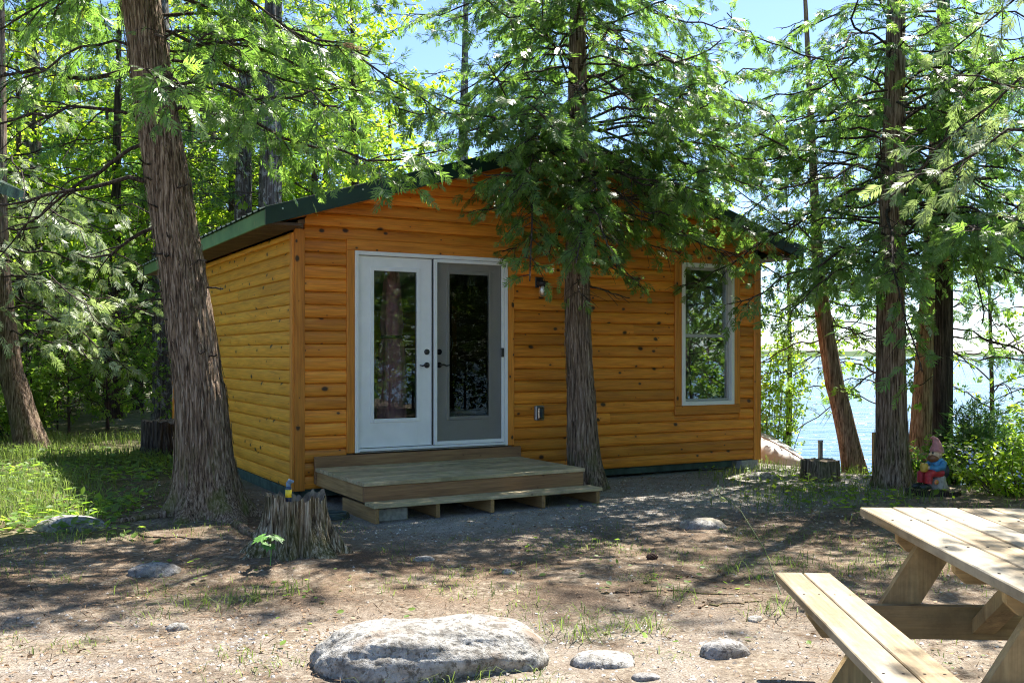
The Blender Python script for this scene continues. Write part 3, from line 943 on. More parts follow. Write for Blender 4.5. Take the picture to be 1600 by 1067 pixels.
MB().lathe([(.02, .0), (.045, .045), (.045, .056)], 16).build("hub", m, hd)
p = cab(2.05, .48, .40)
cl = empty("cooler", p, PH + .1, "red cooler box with a pale lid on the floor inside the screened door", "cooler")
MB().box(-.3, .3, -.2, .2, 0, .36, bev=.03).build("body", plain("red_plastic", (.30, .03, .035), .4), cl)
MB().box(-.31, .31, -.21, .21, .361, .43, bev=.02).build("lid", m, cl)
MB().tube([(-.25, -.215, .24), (-.15, -.25, .2), (.15, -.25, .2), (.25, -.215, .24)], .012, 8).build("handle", m, cl)
p = cab(1.28, .62, .40)  # parasol added indoors to stand for a pink reflection in the glass
um = empty("folded_parasol", p, PH, "folded dusty pink patio parasol set inside the clear glass door in place of a reflection", "parasol")
pk = plain("faded_pink_canvas", (.42, .17, .19), .8, nz=.2, scale=5)
prof = []
mb = MB()
zs = np.linspace(.25, 2.0, 26); vs_ = []; fs = []
sg = 24
for zz in zs:
    u = (zz - .25) / 1.75
    r_ = .15 * (1 - .55 * u ** 2.2) * (1 - .28 * math.exp(-((zz - 1.25) / .06) ** 2))
    for q in range(sg):
        a = 2 * PI * q / sg
        rr = r_ * (1 + .16 * math.cos(6 * a + zz * 1.5))
        vs_.append((rr * math.cos(a), rr * math.sin(a), zz))
for i_ in range(len(zs) - 1):
    for q in range(sg):
        fs.append((i_ * sg + q, i_ * sg + (q + 1) % sg, (i_ + 1) * sg + (q + 1) % sg, (i_ + 1) * sg + q))
mb.add(vs_, fs, True).build("canopy", pk, um)
MB().lathe([(.122, 1.235), (.126, 1.25), (.122, 1.265)], 20).build("strap", M['black'], um)
MB().tube([(0, 0, .0), (0, 0, 2.12)], .02, 10).build("pole", M['steel'], um)
MB().lathe([(.22, 0), (.22, .03), (.05, .06), (.03, .2)], 20).build("base", M['black'], um)
p = cab(2.35, 2.3, .40)
db = empty("dark_dresser", p, PH, "dark low dresser in the shade inside the cabin", "dresser")
mdk = plain("dark_stained_wood", (.04, .028, .02), .5)
MB().box(-.1, .9, -.25, .25, .0, .8, bev=.01).build("carcass", mdk, db)
for q in range(3):
    dr = MB().box(-.07, .87, -.27, -.251, .05 + q * .25, .27 + q * .25, bev=.006).build("drawer", mdk, db)
    MB().ball((.4, -.285, .16 + q * .25), .015).build("knob", M['steel'], dr)

# ------------------------------------------------------------------ plants: shared tools
def kite(b, t_, w, nrm=(0, 0, 1)):
    b = np.array(b, float); t_ = np.array(t_, float)
    d_ = t_ - b; s_ = np.cross(nrm, d_); s_ /= np.linalg.norm(s_) + 1e-9
    m_ = b + d_ * .45
    return [b, m_ + s_ * w / 2, t_, m_ - s_ * w / 2]

def cedar_spray(n=8, w=.055, seed=1):
    r = np.random.default_rng(seed)
    V = []
    def pt(x, y): return (x, y, -.16 * x * x - .10 * y * y)
    V += kite(pt(0, 0), pt(.62, 0), .04)
    V += kite(pt(.5, 0), pt(1.0, r.uniform(-.04, .04)), .06)
    for i_ in range(n):
        x = .10 + .80 * i_ / n
        for sg_ in (-1, 1):
            xx = x + r.uniform(-.02, .02)
            L_ = (.55 * (1 - x) ** .8 + .10) * r.uniform(.55, 1.2)
            a = math.radians(r.uniform(36, 52))
            q = pt(xx + L_ * math.cos(a), sg_ * L_ * math.sin(a))
            V += kite(pt(xx, 0), (q[0], q[1], q[2] + r.uniform(-.05, .03)), w * r.uniform(.8, 1.25))
    V = np.array(V)
    return V, np.arange(len(V)).reshape(-1, 4)

def leaf_cluster(n=7, seed=2, leaf=.5, w=.55):
    r = np.random.default_rng(seed)
    V = []
    for i_ in range(n):
        a = r.uniform(-1.2, 1.2); e = r.uniform(-.6, .5)
        b = np.array([r.uniform(0, .6), r.uniform(-.25, .25), r.uniform(-.2, .2)])
        d_ = np.array([math.cos(a) * math.cos(e), math.sin(a) * math.cos(e), math.sin(e) - .25])
        nn = np.array([r.uniform(-.6, .6), r.uniform(-.6, .6), 1.0])
        V += kite(b, b + d_ * leaf * r.uniform(.7, 1.2), leaf * w * r.uniform(.8, 1.1), nn)
    V = np.array(V)
    return V, np.arange(len(V)).reshape(-1, 4)

def needle_tuft(n=12, seed=3):
    r = np.random.default_rng(seed)
    V = []
    for i_ in range(n):
        d_ = np.array([r.uniform(.2, 1), r.normal(0, .6), r.normal(.1, .5)]); d_ /= np.linalg.norm(d_)
        b = np.array([r.uniform(0, .35), 0, 0])
        V += kite(b, b + d_ * r.uniform(.55, .9), .07, r.normal(0, 1, 3))
    V = np.array(V)
    return V, np.arange(len(V)).reshape(-1, 4)

def stamp(tpl, P, Dv, Nv, S, T):
    V, F = tpl
    n = len(P)
    x = Dv / (np.linalg.norm(Dv, axis=1, keepdims=True) + 1e-9)
    zz = Nv - (Nv * x).sum(1, keepdims=True) * x
    zz /= np.linalg.norm(zz, axis=1, keepdims=True) + 1e-9
    yy = np.cross(zz, x)
    W_ = (V[None, :, 0, None] * x[:, None, :] + V[None, :, 1, None] * yy[:, None, :] + V[None, :, 2, None] * zz[:, None, :]) * S[:, None, None] + P[:, None, :]
    FF = F[None] + (np.arange(n) * len(V))[:, None, None]
    tt = np.repeat(T, len(V))
    return W_.reshape(-1, 3), FF.reshape(-1, F.shape[1]), tt

def stamp_many(tpls, P, Dv, Nv, S, T, rng):
    which = rng.integers(0, len(tpls), len(P))
    Vs, Fs, Ts = [], [], []; b = 0
    for i_, tp in enumerate(tpls):
        s_ = which == i_
        if not s_.any(): continue
        V, F, tt = stamp(tp, P[s_], Dv[s_], Nv[s_], S[s_], T[s_])
        Vs.append(V); Fs.append(F + b); Ts.append(tt); b += len(V)
    return np.concatenate(Vs), np.concatenate(Fs), np.concatenate(Ts)

def batch_tube(P, R, seg=3):
    """P (n,m,3) polylines, R (n,m) radii"""
    n, m_, _ = P.shape
    tan = np.gradient(P, axis=1)
    tan /= np.linalg.norm(tan, axis=2, keepdims=True) + 1e-9
    ref = np.array([.2, .3, .93])
    a = np.cross(tan, ref); a /= np.linalg.norm(a, axis=2, keepdims=True) + 1e-9
    b = np.cross(tan, a)
    th = np.arange(seg) * 2 * PI / seg
    V = P[:, :, None, :] + R[:, :, None, None] * (np.cos(th)[None, None, :, None] * a[:, :, None, :] + np.sin(th)[None, None, :, None] * b[:, :, None, :])
    base = (np.arange(n) * m_ * seg)[:, None, None]
    i_ = (np.arange(m_ - 1) * seg)[None, :, None]
    k_ = np.arange(seg)[None, None, :]; k2 = (k_ + 1) % seg
    F = np.stack([base + i_ + k_, base + i_ + seg + k_, base + i_ + seg + k2, base + i_ + k2], -1).reshape(-1, 4)
    return V.reshape(-1, 3), F

SPRAYS = [cedar_spray(7, .078, s) for s in (1, 5, 9)]
SPRAYS_BG = [cedar_spray(6, .10, s) for s in (2, 6)]
CLUSTERS = [leaf_cluster(7, s) for s in (1, 2, 3)]
TUFTS = [needle_tuft(12, s) for s in (1, 2)]

def trunk_mesh(path, radii, zs, flare=.5, flare_h=.3, lobes=5, seg=56, ridge=.06, seed=0):
    """path (n,3) centre points, radii (n); ridged bark and flared roots"""
    pts = np.asarray(path, float); n = len(pts)
    th = np.arange(seg) * 2 * PI / seg
    zr = pts[:, 2] - pts[0, 2]
    ph = seed * 1.7
    lob = .5 + .5 * np.cos(lobes * th + ph + .8 * np.sin(2 * th + ph))
    f = np.exp(-np.maximum(zr, 0) / flare_h)[:, None]
    r = radii[:, None] * (1 + flare * f * (.45 + .9 * lob[None, :]))
    T, Zg = np.meshgrid(th, zr)
    rn = fnoise(np.cos(T) * 3.4 + 5 + seed, np.sin(T) * 3.4 + 5, Zg * .55, 3) * ridge * .7 + (.5 - np.abs(fnoise(np.cos(T) * 9 + 25 + seed, np.sin(T) * 9 + 25, Zg * 1.3, 2))) * ridge * 1.1
    r = r * (1 + rn)
    V = np.stack([pts[:, 0, None] + r * np.cos(th), pts[:, 1, None] + r * np.sin(th), np.broadcast_to(pts[:, 2, None], r.shape)], -1)
    V = V.reshape(-1, 3)
    i_ = np.arange(n - 1)[:, None] * seg; k_ = np.arange(seg)[None, :]; k2 = (k_ + 1) % seg
    F = np.stack([i_ + k_, i_ + k2, i_ + seg + k2, i_ + seg + k_], -1).reshape(-1, 4)
    return V, F

def in_cabin(P, pad=.05):
    lx, ly = cab_local(P)
    zt = EAVE_T + (np.minimum(lx, W - lx) + OV) * SL
    zb = zt - FAS
    over = (lx > -OV - .1) & (lx < W + OV + .1) & (ly > -OV - .08) & (ly < D + OV + .1) & (P[..., 2] < zt + .06) & (P[..., 2] > zb - .12)
    body = (lx > -.10) & (lx < W + .10) & (ly > -.10) & (ly < D + .1) & (P[..., 2] < zt)
    return over | body

def limb_path(rng, p0, az, L, rise, droop, up, npts=12, wig=.22):
    s_ = np.linspace(0, 1, npts)
    azs = az + np.cumsum(rng.normal(0, wig, npts)) * .6
    st = L / (npts - 1)
    x = p0[0] + np.concatenate([[0], np.cumsum(np.cos(azs[1:]) * st)])
    y = p0[1] + np.concatenate([[0], np.cumsum(np.sin(azs[1:]) * st)])
    z_ = p0[2] + L * (rise * s_ - droop * s_ ** 2 + up * s_ ** 4) + np.concatenate([[0], np.cumsum(rng.normal(0, .022, npts - 1))]) * L
    return np.stack([x, y, z_], -1)

def foliate(rng, path, L, size, twig_sp=.11, frond_sp=.075, s0=.2, twig_len=.34, droop=.35, dens=1.0):
    """twigs and sprays along one limb. returns twig tubes, frond arrays"""
    npts = len(path)
    nt = max(3, int(L * (1 - s0) / twig_sp))
    s_ = np.clip(s0 + (1 - s0) * (np.arange(nt) + rng.uniform(0, 1, nt)) / nt, 0, .999)
    f = s_ * (npts - 1); i_ = f.astype(int); fr = (f - i_)[:, None]
    P0 = path[i_] * (1 - fr) + path[np.minimum(i_ + 1, npts - 1)] * fr
    T0 = path[np.minimum(i_ + 1, npts - 1)] - path[i_]; T0 /= np.linalg.norm(T0, axis=1, keepdims=True) + 1e-9
    side = np.where(np.arange(nt) % 2 == 0, 1, -1)
    ang = side * np.radians(rng.uniform(25, 75, nt))
    ca, sa = np.cos(ang), np.sin(ang)
    d_ = np.stack([T0[:, 0] * ca - T0[:, 1] * sa, T0[:, 0] * sa + T0[:, 1] * ca, T0[:, 2] * .5 + rng.normal(-.06, .42, nt)], -1)
    d_ /= np.linalg.norm(d_, axis=1, keepdims=True) + 1e-9
    tl = (twig_len * (1.15 - .75 * s_) * rng.uniform(.6, 1.35, nt) + .08) * min(1.4, .5 + L * .35)
    u = np.linspace(0, 1, 4)
    tw = P0[:, None, :] + d_[:, None, :] * (tl[:, None] * u)[:, :, None]
    tw[:, :, 2] -= (droop * tl)[:, None] * (u ** 2)[None, :]
    R = np.broadcast_to((.0055 * (1 - .7 * u))[None, :], (nt, 4))
    nf = np.maximum(2, (tl / frond_sp * dens).astype(int))
    idx = np.repeat(np.arange(nt), nf)
    n = len(idx)
    uu = np.clip(rng.uniform(.12, 1.05, n), 0, 1.0)
    Pf = P0[idx] + d_[idx] * (tl[idx] * uu)[:, None]
    Pf[:, 2] -= droop * tl[idx] * uu ** 2
    sd_ = rng.choice([-1, 1], n)
    a2 = sd_ * np.radians(rng.uniform(10, 60, n))
    ca, sa = np.cos(a2), np.sin(a2)
    dd = d_[idx]
    Df = np.stack([dd[:, 0] * ca - dd[:, 1] * sa, dd[:, 0] * sa + dd[:, 1] * ca, dd[:, 2] - droop * 1.3 * uu + rng.normal(-.18, .22, n)], -1)
    Nf = np.stack([rng.normal(0, .7, n), rng.normal(0, .7, n), np.ones(n)], -1)
    Sf = size * rng.uniform(.5, 1.45, n)
    Tf = np.clip(rng.normal(.45, .22, n) + .15 * (uu - .5), 0, 1)
    return (tw, R), (Pf, Df, Nf, Sf, Tf)

def make_tree(name, label, cat, base, zs_xy, rad, H, limbs, mats, seed, size=.2, group=None, flare=.5, flare_h=.3, lobes=5, ridge=.06,
              tpls=None, split_limbs=True, reject=True, twig_sp=.11, frond_sp=.075, seg=56, rows=110, twig_len=.34, dens=1.0, droop=.35, s0=.2, rust=0, strips=0, clump=-.34, part_names=("trunk", "branch", "crown")):
    """zs_xy: list of (z, dx, dy) trunk centre offsets; rad: list of (z, r); limbs: list of dicts or (z0,az,L,rise,droop,up)"""
    rng = np.random.default_rng(seed)
    root = empty(name, base, 0, label, cat, group)
    zz = np.concatenate([np.linspace(-.12, 1.2, int(rows * .35)), np.linspace(1.25, H, int(rows * .65))])
    a = np.array(zs_xy, float); r_ = np.array(rad, float)
    cx = np.interp(zz, a[:, 0], a[:, 1]); cy2 = np.interp(zz, a[:, 0], a[:, 2])
    # soften the bends
    kx = np.ones(9) / 9
    cx = np.convolve(np.pad(cx, 4, mode='edge'), kx, 'valid'); cy2 = np.convolve(np.pad(cy2, 4, mode='edge'), kx, 'valid')
    rr = np.interp(zz, r_[:, 0], r_[:, 1])
    V, F = trunk_mesh(np.stack([cx, cy2, zz], -1), rr, zz, flare, flare_h, lobes, seg, ridge, seed)
    link_mesh(part_names[0], np_mesh("trunk", V, F, True), mats[0], root)
    if strips:
        G = V.reshape(len(zz), seg, 3)
        SV = []; SF = []
        for q in range(strips):
            za = rng.uniform(.15, 5.2); Ls = rng.uniform(.10, .42); th_ = rng.integers(0, seg); wd = rng.uniform(.006, .015)
            pz = za + Ls * np.linspace(0, 1, 5)
            rI = np.clip(np.searchsorted(zz, pz), 0, len(zz) - 1)
            pc_ = G[rI, th_].copy(); pc_[:, 2] = pz
            ctr = np.stack([np.interp(pz, zz, cx), np.interp(pz, zz, cy2), pz], -1)
            nr = pc_ - ctr; nr[:, 2] = 0; nr /= np.linalg.norm(nr, axis=1, keepdims=True) + 1e-9
            tg = np.stack([-nr[:, 1], nr[:, 0], 0 * pz], -1)
            lift = .006 + .014 * np.abs(np.linspace(-1, 1, 5)) ** 3 * rng.uniform(0, 1, 5)
            pc_ = pc_ + nr * lift[:, None] + tg * (rng.normal(0, .006) * np.linspace(-1, 1, 5))[:, None]
            ww = wd * np.array([.4, 1, 1.1, .9, .3])
            b_ = len(SV) * 15
            SV.append(np.concatenate([pc_ - tg * ww[:, None], pc_ + nr * .004, pc_ + tg * ww[:, None]]))
            for j in range(4):
                SF.append((b_ + j, b_ + 5 + j, b_ + 6 + j, b_ + 1 + j)); SF.append((b_ + 5 + j, b_ + 10 + j, b_ + 11 + j, b_ + 6 + j))
        link_mesh("bark_strips", np_mesh("bark_strips", np.concatenate(SV), np.array(SF), False), mats[0], root)["kind"] = "stuff"
    PF = []
    B = np.array(base)
    allt = []
    for lm in limbs:
        z0, az, L, rise, dr, up = lm[:6]
        opt = lm[6] if len(lm) > 6 else {}
        p0 = np.array([np.interp(z0, zz, cx), np.interp(z0, zz, cy2), z0])
        path = limb_path(rng, p0, az, L, rise, dr, up)
        if reject:
            bad = in_cabin(path + B)
            if bad[2:].any():
                kpt = int(np.argmax(bad[2:])) + 2
                if kpt < 5: continue
                L = L * (kpt - 1) / (len(path) - 1); path = path[:kpt]
        r0 = opt.get('r', .006 + .0048 * L) * (1 if z0 < 6 else .8)
        lv, lf = tube_arrays(path, np.linspace(r0, .006, len(path)), 7)
        parts = [(lv, lf)]
        if not opt.get('bare'):
            (tw, R), fr = foliate(rng, path, L, size, twig_sp, frond_sp, opt.get('s0', s0), twig_len, droop, dens * opt.get('dens', 1.0))
            if reject:
                ok = ~in_cabin(fr[0] + B) & ~in_cabin(fr[0] + B + fr[1] / (np.linalg.norm(fr[1], axis=1, keepdims=True) + 1e-9) * fr[3][:, None])
                fr = tuple(x[ok] for x in fr)
                tw = tw[~in_cabin(tw + B).any(1)]
                R = R[:len(tw)]
            if len(tw): parts.append(batch_tube(tw, R, 3))
            PF.append(fr)
        else:
            # bare, arching dead twigs
            for q in range(int(opt.get('n', 5))):
                sI = rng.integers(3, len(path) - 1)
                d_ = path[min(sI + 1, len(path) - 1)] - path[sI - 1]
                a2 = math.atan2(d_[1], d_[0]) + rng.choice([-1, 1]) * rng.uniform(.3, 1.0)
                sub = limb_path(rng, path[sI], a2, L * rng.uniform(.2, .45), rng.uniform(-.3, .2), rng.uniform(.2, .9), rng.uniform(0, .4), 7, .2)
                parts.append(tube_arrays(sub, np.linspace(r0 * .4, .003, 7), 5))
        LV, LF = join_arrays(parts)
        if split_limbs:
            link_mesh(part_names[1], np_mesh("branch", LV, LF, True), mats[2] if len(mats) > 2 else M['twig'], root)
        else:
            allt.append((LV, LF))
    if allt:
        LV, LF = join_arrays(allt)
        o_ = link_mesh("branches", np_mesh("branches", LV, LF, True), mats[2] if len(mats) > 2 else M['twig'], root); o_['kind'] = 'stuff'
    if PF:
        P = [np.concatenate([f[j] for f in PF]) for j in range(5)]
        tp = tpls or SPRAYS
        if clump is not None:
            Q = P[0] * 1.7 + seed * 3.7
            kp = fnoise(Q[:, 0], Q[:, 1], Q[:, 2] * 1.2, 2) + rng.normal(0, .12, len(Q)) > clump
            P = [q_[kp] for q_ in P]
        if rust:
            sel = rng.choice(len(P[0]), rust, replace=False)
            V, F, T = stamp_many(tp, *[q_[sel] for q_ in P], rng)
            link_mesh("dead_sprays", np_mesh("dead_sprays", V, F, False, T), M['rust_leaf'], root)["kind"] = "stuff"
            P = [np.delete(q_, sel, 0) for q_ in P]
        V, F, T = stamp_many(tp, *P, rng)
        link_mesh(part_names[2], np_mesh("crown", V, F, False, T), mats[1], root)
    return root

def whorl(rng, z0, z1, n, Lf, rise=(-.05, .45), droop=(.25, .75), up=(.0, .35), az_ok=None):
    out = []
    a = rng.uniform(0, 6.28)
    for i_ in range(n):
        z_ = z0 + (z1 - z0) * (i_ + rng.uniform(0, .9)) / n
        for _ in range(12):
            a += 2.4 + rng.normal(0, .35)
            if az_ok is None or az_ok(z_, a): break
        out.append((z_, a, Lf(z_) * rng.uniform(.7, 1.2), rng.uniform(*rise), rng.uniform(*droop), rng.uniform(*up)))
    return out

def copy_tree(root, loc, rz, s=1.0, label=None, group=None):
    c_ = root.copy(); COL.objects.link(c_)
    c_.location = loc; c_.rotation_euler = (0, 0, rz); c_.scale = (s, s, s)
    if label: c_["label"] = label
    if group: c_["group"] = group
    for ch in root.children:
        d_ = ch.copy(); COL.objects.link(d_); d_.parent = c_
    return c_

def gz(x, y): return float(ground_z(x, y))
def at(x, y, dz=0.0): return (x, y, gz(x, y) + dz)

# ------------------------------------------------------------------ the near cedars
rg = np.random.default_rng(101)
# big leaning cedar left of the deck
lim = [(2.9, PI * 1.02, 1.9, .05, .25, .1, {'bare': 1, 'n': 6, 'r': .022}), (3.25, PI * .95, 1.5, -.1, .75, .25, {'bare': 1, 'n': 7, 'r': .02}),
       (3.9, PI * 1.05, 2.1, .0, .05, -.05, {'bare': 1, 'n': 6, 'r': .024}), (2.6, PI * .9, .9, .0, .9, .6, {'bare': 1, 'n': 4, 'r': .02}),
       (3.5, PI * 1.15, 1.6, .1, .5, .2, {'bare': 1, 'n': 6, 'r': .018}), (1.9, PI * 1.1, .35, .1, .1, .1, {'bare': 1, 'n': 2, 'r': .012}),
       (2.2, -.2, .3, .1, .2, .1, {'bare': 1, 'n': 2, 'r': .012})]
for q in range(12):
    lim.append((rg.uniform(.9, 3.2), rg.uniform(3.4, 6.2), rg.uniform(.22, .36), .05, .1, .1, {'bare': 1, 'n': 0, 'r': .014}))
for q in range(16):
    lim.append((3.5 + q * .13, rg.uniform(-.95, .75), rg.uniform(1.6, 2.7), rg.uniform(.12, .34), rg.uniform(.38, .62), rg.uniform(.05, .25), {'s0': .12}))
lim += whorl(rg, 4.6, 9.5, 24, lambda z_: 2.6 - .22 * (z_ - 4), az_ok=None)
lim += whorl(rg, 4.0, 5.4, 7, lambda z_: 1.6, az_ok=lambda z_, a: math.cos(a) < -.2)
make_tree("cedar_tree", "thick leaning cedar trunk with shaggy grey bark left of the deck", "tree", at(-2.64, 8.6, -.06),
          [(0, 0, 0), (1.1, -.07, 0), (2.25, -.25, .02), (3.4, -.44, .02), (4.6, -.60, 0), (7, -.85, 0), (10, -1.0, 0)],
          [(0, .255), (.5, .235), (1.2, .205), (2.4, .185), (4.6, .16), (7, .09), (10, .02)], 9.9, lim,
          (M['bark_cedar'], M['cedar_leaf'], M['bark_dark']), 21, rust=16, size=.135, twig_sp=.068, frond_sp=.044, strips=520, flare=1.5, flare_h=.17, lobes=6, seg=200, rows=240, ridge=.06)
# cedar in front of the cabin wall
lim = [(2.75, PI * 1.05, .85, .3, .75, .2, {'s0': .35}), (3.15, PI * 1.0, 1.35, .3, .75, .25), (3.4, PI * .97, 1.8, .22, .5, .2), (3.2, PI * 1.25, 1.2, .25, .7, .2),
       (2.45, -.15, .75, .2, .6, .1, {'s0': .3}), (2.9, .05, 1.8, .2, .62, .15), (3.2, .36, 2.6, .18, .48, .12), (3.0, -.6, 1.3, .2, .65, .15),
       (3.5, .45, 2.9, .2, .42, .1, {'dens': .8}), (4.0, .35, 2.8, .2, .4, .15, {'dens': .8}), (4.5, .3, 2.7, .25, .5, .1, {'dens': .7}),
       (2.75, 3.7, 1.0, .3, .8, .2), (2.85, 4.2, 1.0, .3, .8, .2), (2.7, 4.8, .8, .3, .9, .2), (2.95, 5.3, 1.1, .3, .8, .2), (2.8, 5.8, 1.2, .25, .7, .2), (3.1, 4.5, 1.2, .3, .8, .2), (3.2, 5.0, 1.3, .3, .8, .2), (3.3, 3.9, 1.4, .3, .7, .2), (2.55, 5.5, .7, .2, .7, .2),
       (2.3, 4.6, .5, .1, .6, .1, {'s0': .3}), (2.15, 5.2, .38, .15, .6, .1, {'s0': .3}), (2.25, -.2, .6, .0, .5, .3, {'bare': 1, 'n': 4, 'r': .012})]
okaz = lambda z_, a: z_ > 4.6 or (-math.sin(PH) * math.cos(a) + math.cos(PH) * math.sin(a)) < .03
lim += whorl(rg, 3.15, 4.6, 36, lambda z_: 1.9, az_ok=okaz)
lim += whorl(rg, 4.6, 5.7, 28, lambda z_: 1.9, az_ok=okaz) + whorl(rg, 7.0, 10.2, 18, lambda z_: 1.9 - .38 * (z_ - 7), az_ok=okaz)
make_tree("cedar_tree", "cedar growing right against the cabin front with sprays hanging over the wall", "tree", at(.82, 10.74, -.03),
          [(0, 0, 0), (.4, -.04, 0), (1.9, -.11, 0), (5, -.11, 0), (9.5, -.05, 0)], [(0, .19), (.5, .168), (1.3, .138), (3, .115), (5.5, .08), (10.5, .012)], 10.5, lim,
          (M['bark_cedar'], M['cedar_leaf'], M['bark_dark']), 22, strips=300, rust=14, size=.125, twig_sp=.06, frond_sp=.038, flare=.55, flare_h=.2, lobes=5, seg=150, rows=200, ridge=.065)
# cedar at the lake side
lim = whorl(rg, 2.4, 4.5, 58, lambda z_: 2.15) + whorl(rg, 4.5, 5.4, 20, lambda z_: 1.9) + whorl(rg, 7.0, 10.8, 24, lambda z_: 2.0 - .36 * (z_ - 7))
lim += [(2.6, .2, 1.9, .1, .2, .2, {'r': .03}), (3.0, -.3, 2.2, .0, .25, .35, {'r': .035}), (3.4, .1, 2.2, .05, .3, .2, {'r': .035}), (2.45, 3.3, 1.3, .2, .7, .1)]
make_tree("cedar_tree", "straight cedar with striped brown trunk standing beside the painted gnome", "tree", at(4.27, 11.1, -.03),
          [(0, 0, 0), (2, -.02, 0), (5, .04, 0), (9.8, .1, 0)], [(0, .19), (.6, .165), (2.0, .145), (5, .10), (11, .015)], 11.0, lim,
          (M['bark_cedar'], M['cedar_leaf'], M['bark_dark']), 23, strips=240, rust=14, size=.135, twig_sp=.07, frond_sp=.044, flare=.6, flare_h=.22, lobes=5, seg=130, rows=170, ridge=.065)
# cedar standing right of the table, only its sprays reach into view
lim = whorl(rg, 2.9, 5.2, 20, lambda z_: 2.0, az_ok=lambda z_, a: math.cos(a) < .3) + whorl(rg, 5.2, 8.5, 14, lambda z_: 1.9 - .3 * (z_ - 5.2))
make_tree("cedar_tree", "cedar whose sunlit sprays hang in at the upper right corner", "tree", at(4.75, 6.5, -.03),
          [(0, 0, 0), (9, .1, 0)], [(0, .17), (2, .13), (9, .015)], 8.8, lim,
          (M['bark_cedar'], M['cedar_sunlit'], M['bark_dark']), 33, size=.14, flare=.5, twig_sp=.10, frond_sp=.06, seg=40, rows=70)
# leaning reddish trunk by the bank
lim = whorl(rg, 1.8, 5.4, 30, lambda z_: 1.1) + whorl(rg, 5.0, 7.0, 3, lambda z_: .6)
make_tree("cedar_tree", "leaning reddish brown trunk at the lake bank behind the flat stump", "tree", at(4.50, 12.9, -.05),
          [(0, 0, 0), (.3, -.06, 0), (1.6, -.36, 0), (2.6, -.5, 0), (7.5, -.7, .1)], [(0, .15), (.5, .132), (2, .105), (3.4, .06), (7.5, .012)], 7.5, lim,
          (M['bark_red'], M['cedar_leaf'], M['bark_dark']), 24, size=.15, flare=.5, flare_h=.2, twig_sp=.11, dens=.9)
lim = whorl(rg, .9, 3.4, 16, lambda z_: .6, rise=(.3, .7), droop=(.1, .4))
make_tree("sapling", "thin dark sapling stem rising beside the leaning reddish trunk", "tree", at(4.70, 12.75, -.03),
          [(0, 0, 0), (.8, .02, 0), (1.5, .14, 0), (3.6, .2, 0)], [(0, .04), (1.5, .025), (3.6, .008)], 3.6, lim,
          (M['bark_dark'], M['shrub_leaf'], M['bark_dark']), 25, size=.12, tpls=CLUSTERS, flare=.3, seg=20, rows=40, twig_sp=.16, dens=.5)
lim = whorl(rg, 1.9, 5.5, 34, lambda z_: 1.6) + whorl(rg, 5.6, 7.0, 5, lambda z_: 1.0)
make_tree("cedar_tree", "pale tan trunk leaning at the bank beyond the gnome", "tree", at(5.40, 13.2, -.05),
          [(0, 0, 0), (1.5, .10, 0), (3, .2, 0), (7.5, .35, 0)], [(0, .175), (.6, .155), (3, .13), (7.5, .02)], 7.5, lim,
          (M['bark_red'], M['cedar_leaf'], M['bark_dark']), 26, size=.15, flare=.4, twig_sp=.11, dens=.9)
lim = whorl(rg, 2.0, 5.5, 26, lambda z_: 1.5) + whorl(rg, 5.6, 7.5, 5, lambda z_: .9)
make_tree("spruce_tree", "slim dark trunk with flaky bark to the right of the gnome", "tree", at(5.22, 12.0, -.05),
          [(0, 0, 0), (3, .03, 0), (8, .05, 0)], [(0, .13), (.6, .115), (3, .095), (8, .015)], 8.0, lim,
          (M['bark_dark'], M['cedar_leaf'], M['bark_dark']), 27, size=.15, flare=.3, twig_sp=.11, dens=.9)
for nm_, lb_, bx_, by_, hh_, sd_, z0_ in (("bank_maple", "thin leafy tree on the bank just right of the cabin corner", 4.25, 15.3, 5.6, 61, 1.5), ("bank_maple", "leafy tree on the bank between the straight cedar and the leaning trunk", 5.55, 14.9, 6.0, 62, 2.2), ("bank_maple", "leafy bank tree above the bushes near the right edge", 6.9, 14.3, 6.2, 63, 2.0), ("bank_maple", "small bank tree at the far right edge over the bushes", 7.6, 12.9, 5.0, 64, 1.6)):
    lim = whorl(rg, z0_, hh_ - .2, 30, lambda z_: 1.2, rise=(.2, .7), droop=(.2, .6), up=(-.1, .1))
    make_tree(nm_, lb_, "tree", at(bx_, by_, -.05), [(0, 0, 0), (2, .06, 0), (hh_, .0, .1)], [(0, .05), (2, .035), (hh_, .008)], hh_, lim,
              (M['bark_dark'], M['maple_leaf'] if sd_ % 2 else M['shrub_leaf'], M['bark_dark']), sd_, size=.13, tpls=CLUSTERS, flare=.3, seg=18, rows=40, twig_sp=.15, frond_sp=.11, dens=.8, split_limbs=False)
# far left leaning cedar with pale sunlit sprays
lim = whorl(rg, 1.8, 4.6, 42, lambda z_: 2.4, rise=(.0, .2), droop=(.35, .6)) + whorl(rg, 4.6, 8.5, 26, lambda z_: 2.2 - .35 * (z_ - 4.6))
make_tree("cedar_tree", "leaning grey trunk with pale drooping sprays at the grassy left edge", "tree", at(-7.35, 15.2, -.05),
          [(0, 0, 0), (.5, -.14, 0), (1.5, -.42, 0), (3, -.55, 0), (8.6, -.5, 0)], [(0, .235), (.5, .205), (1.5, .18), (4, .12), (8.6, .02)], 8.6, lim,
          (M['bark_cedar'], M['cedar_sunlit'], M['bark_dark']), 28, size=.2, flare=.45, flare_h=.2, seg=60, rows=90, twig_sp=.13, frond_sp=.09)

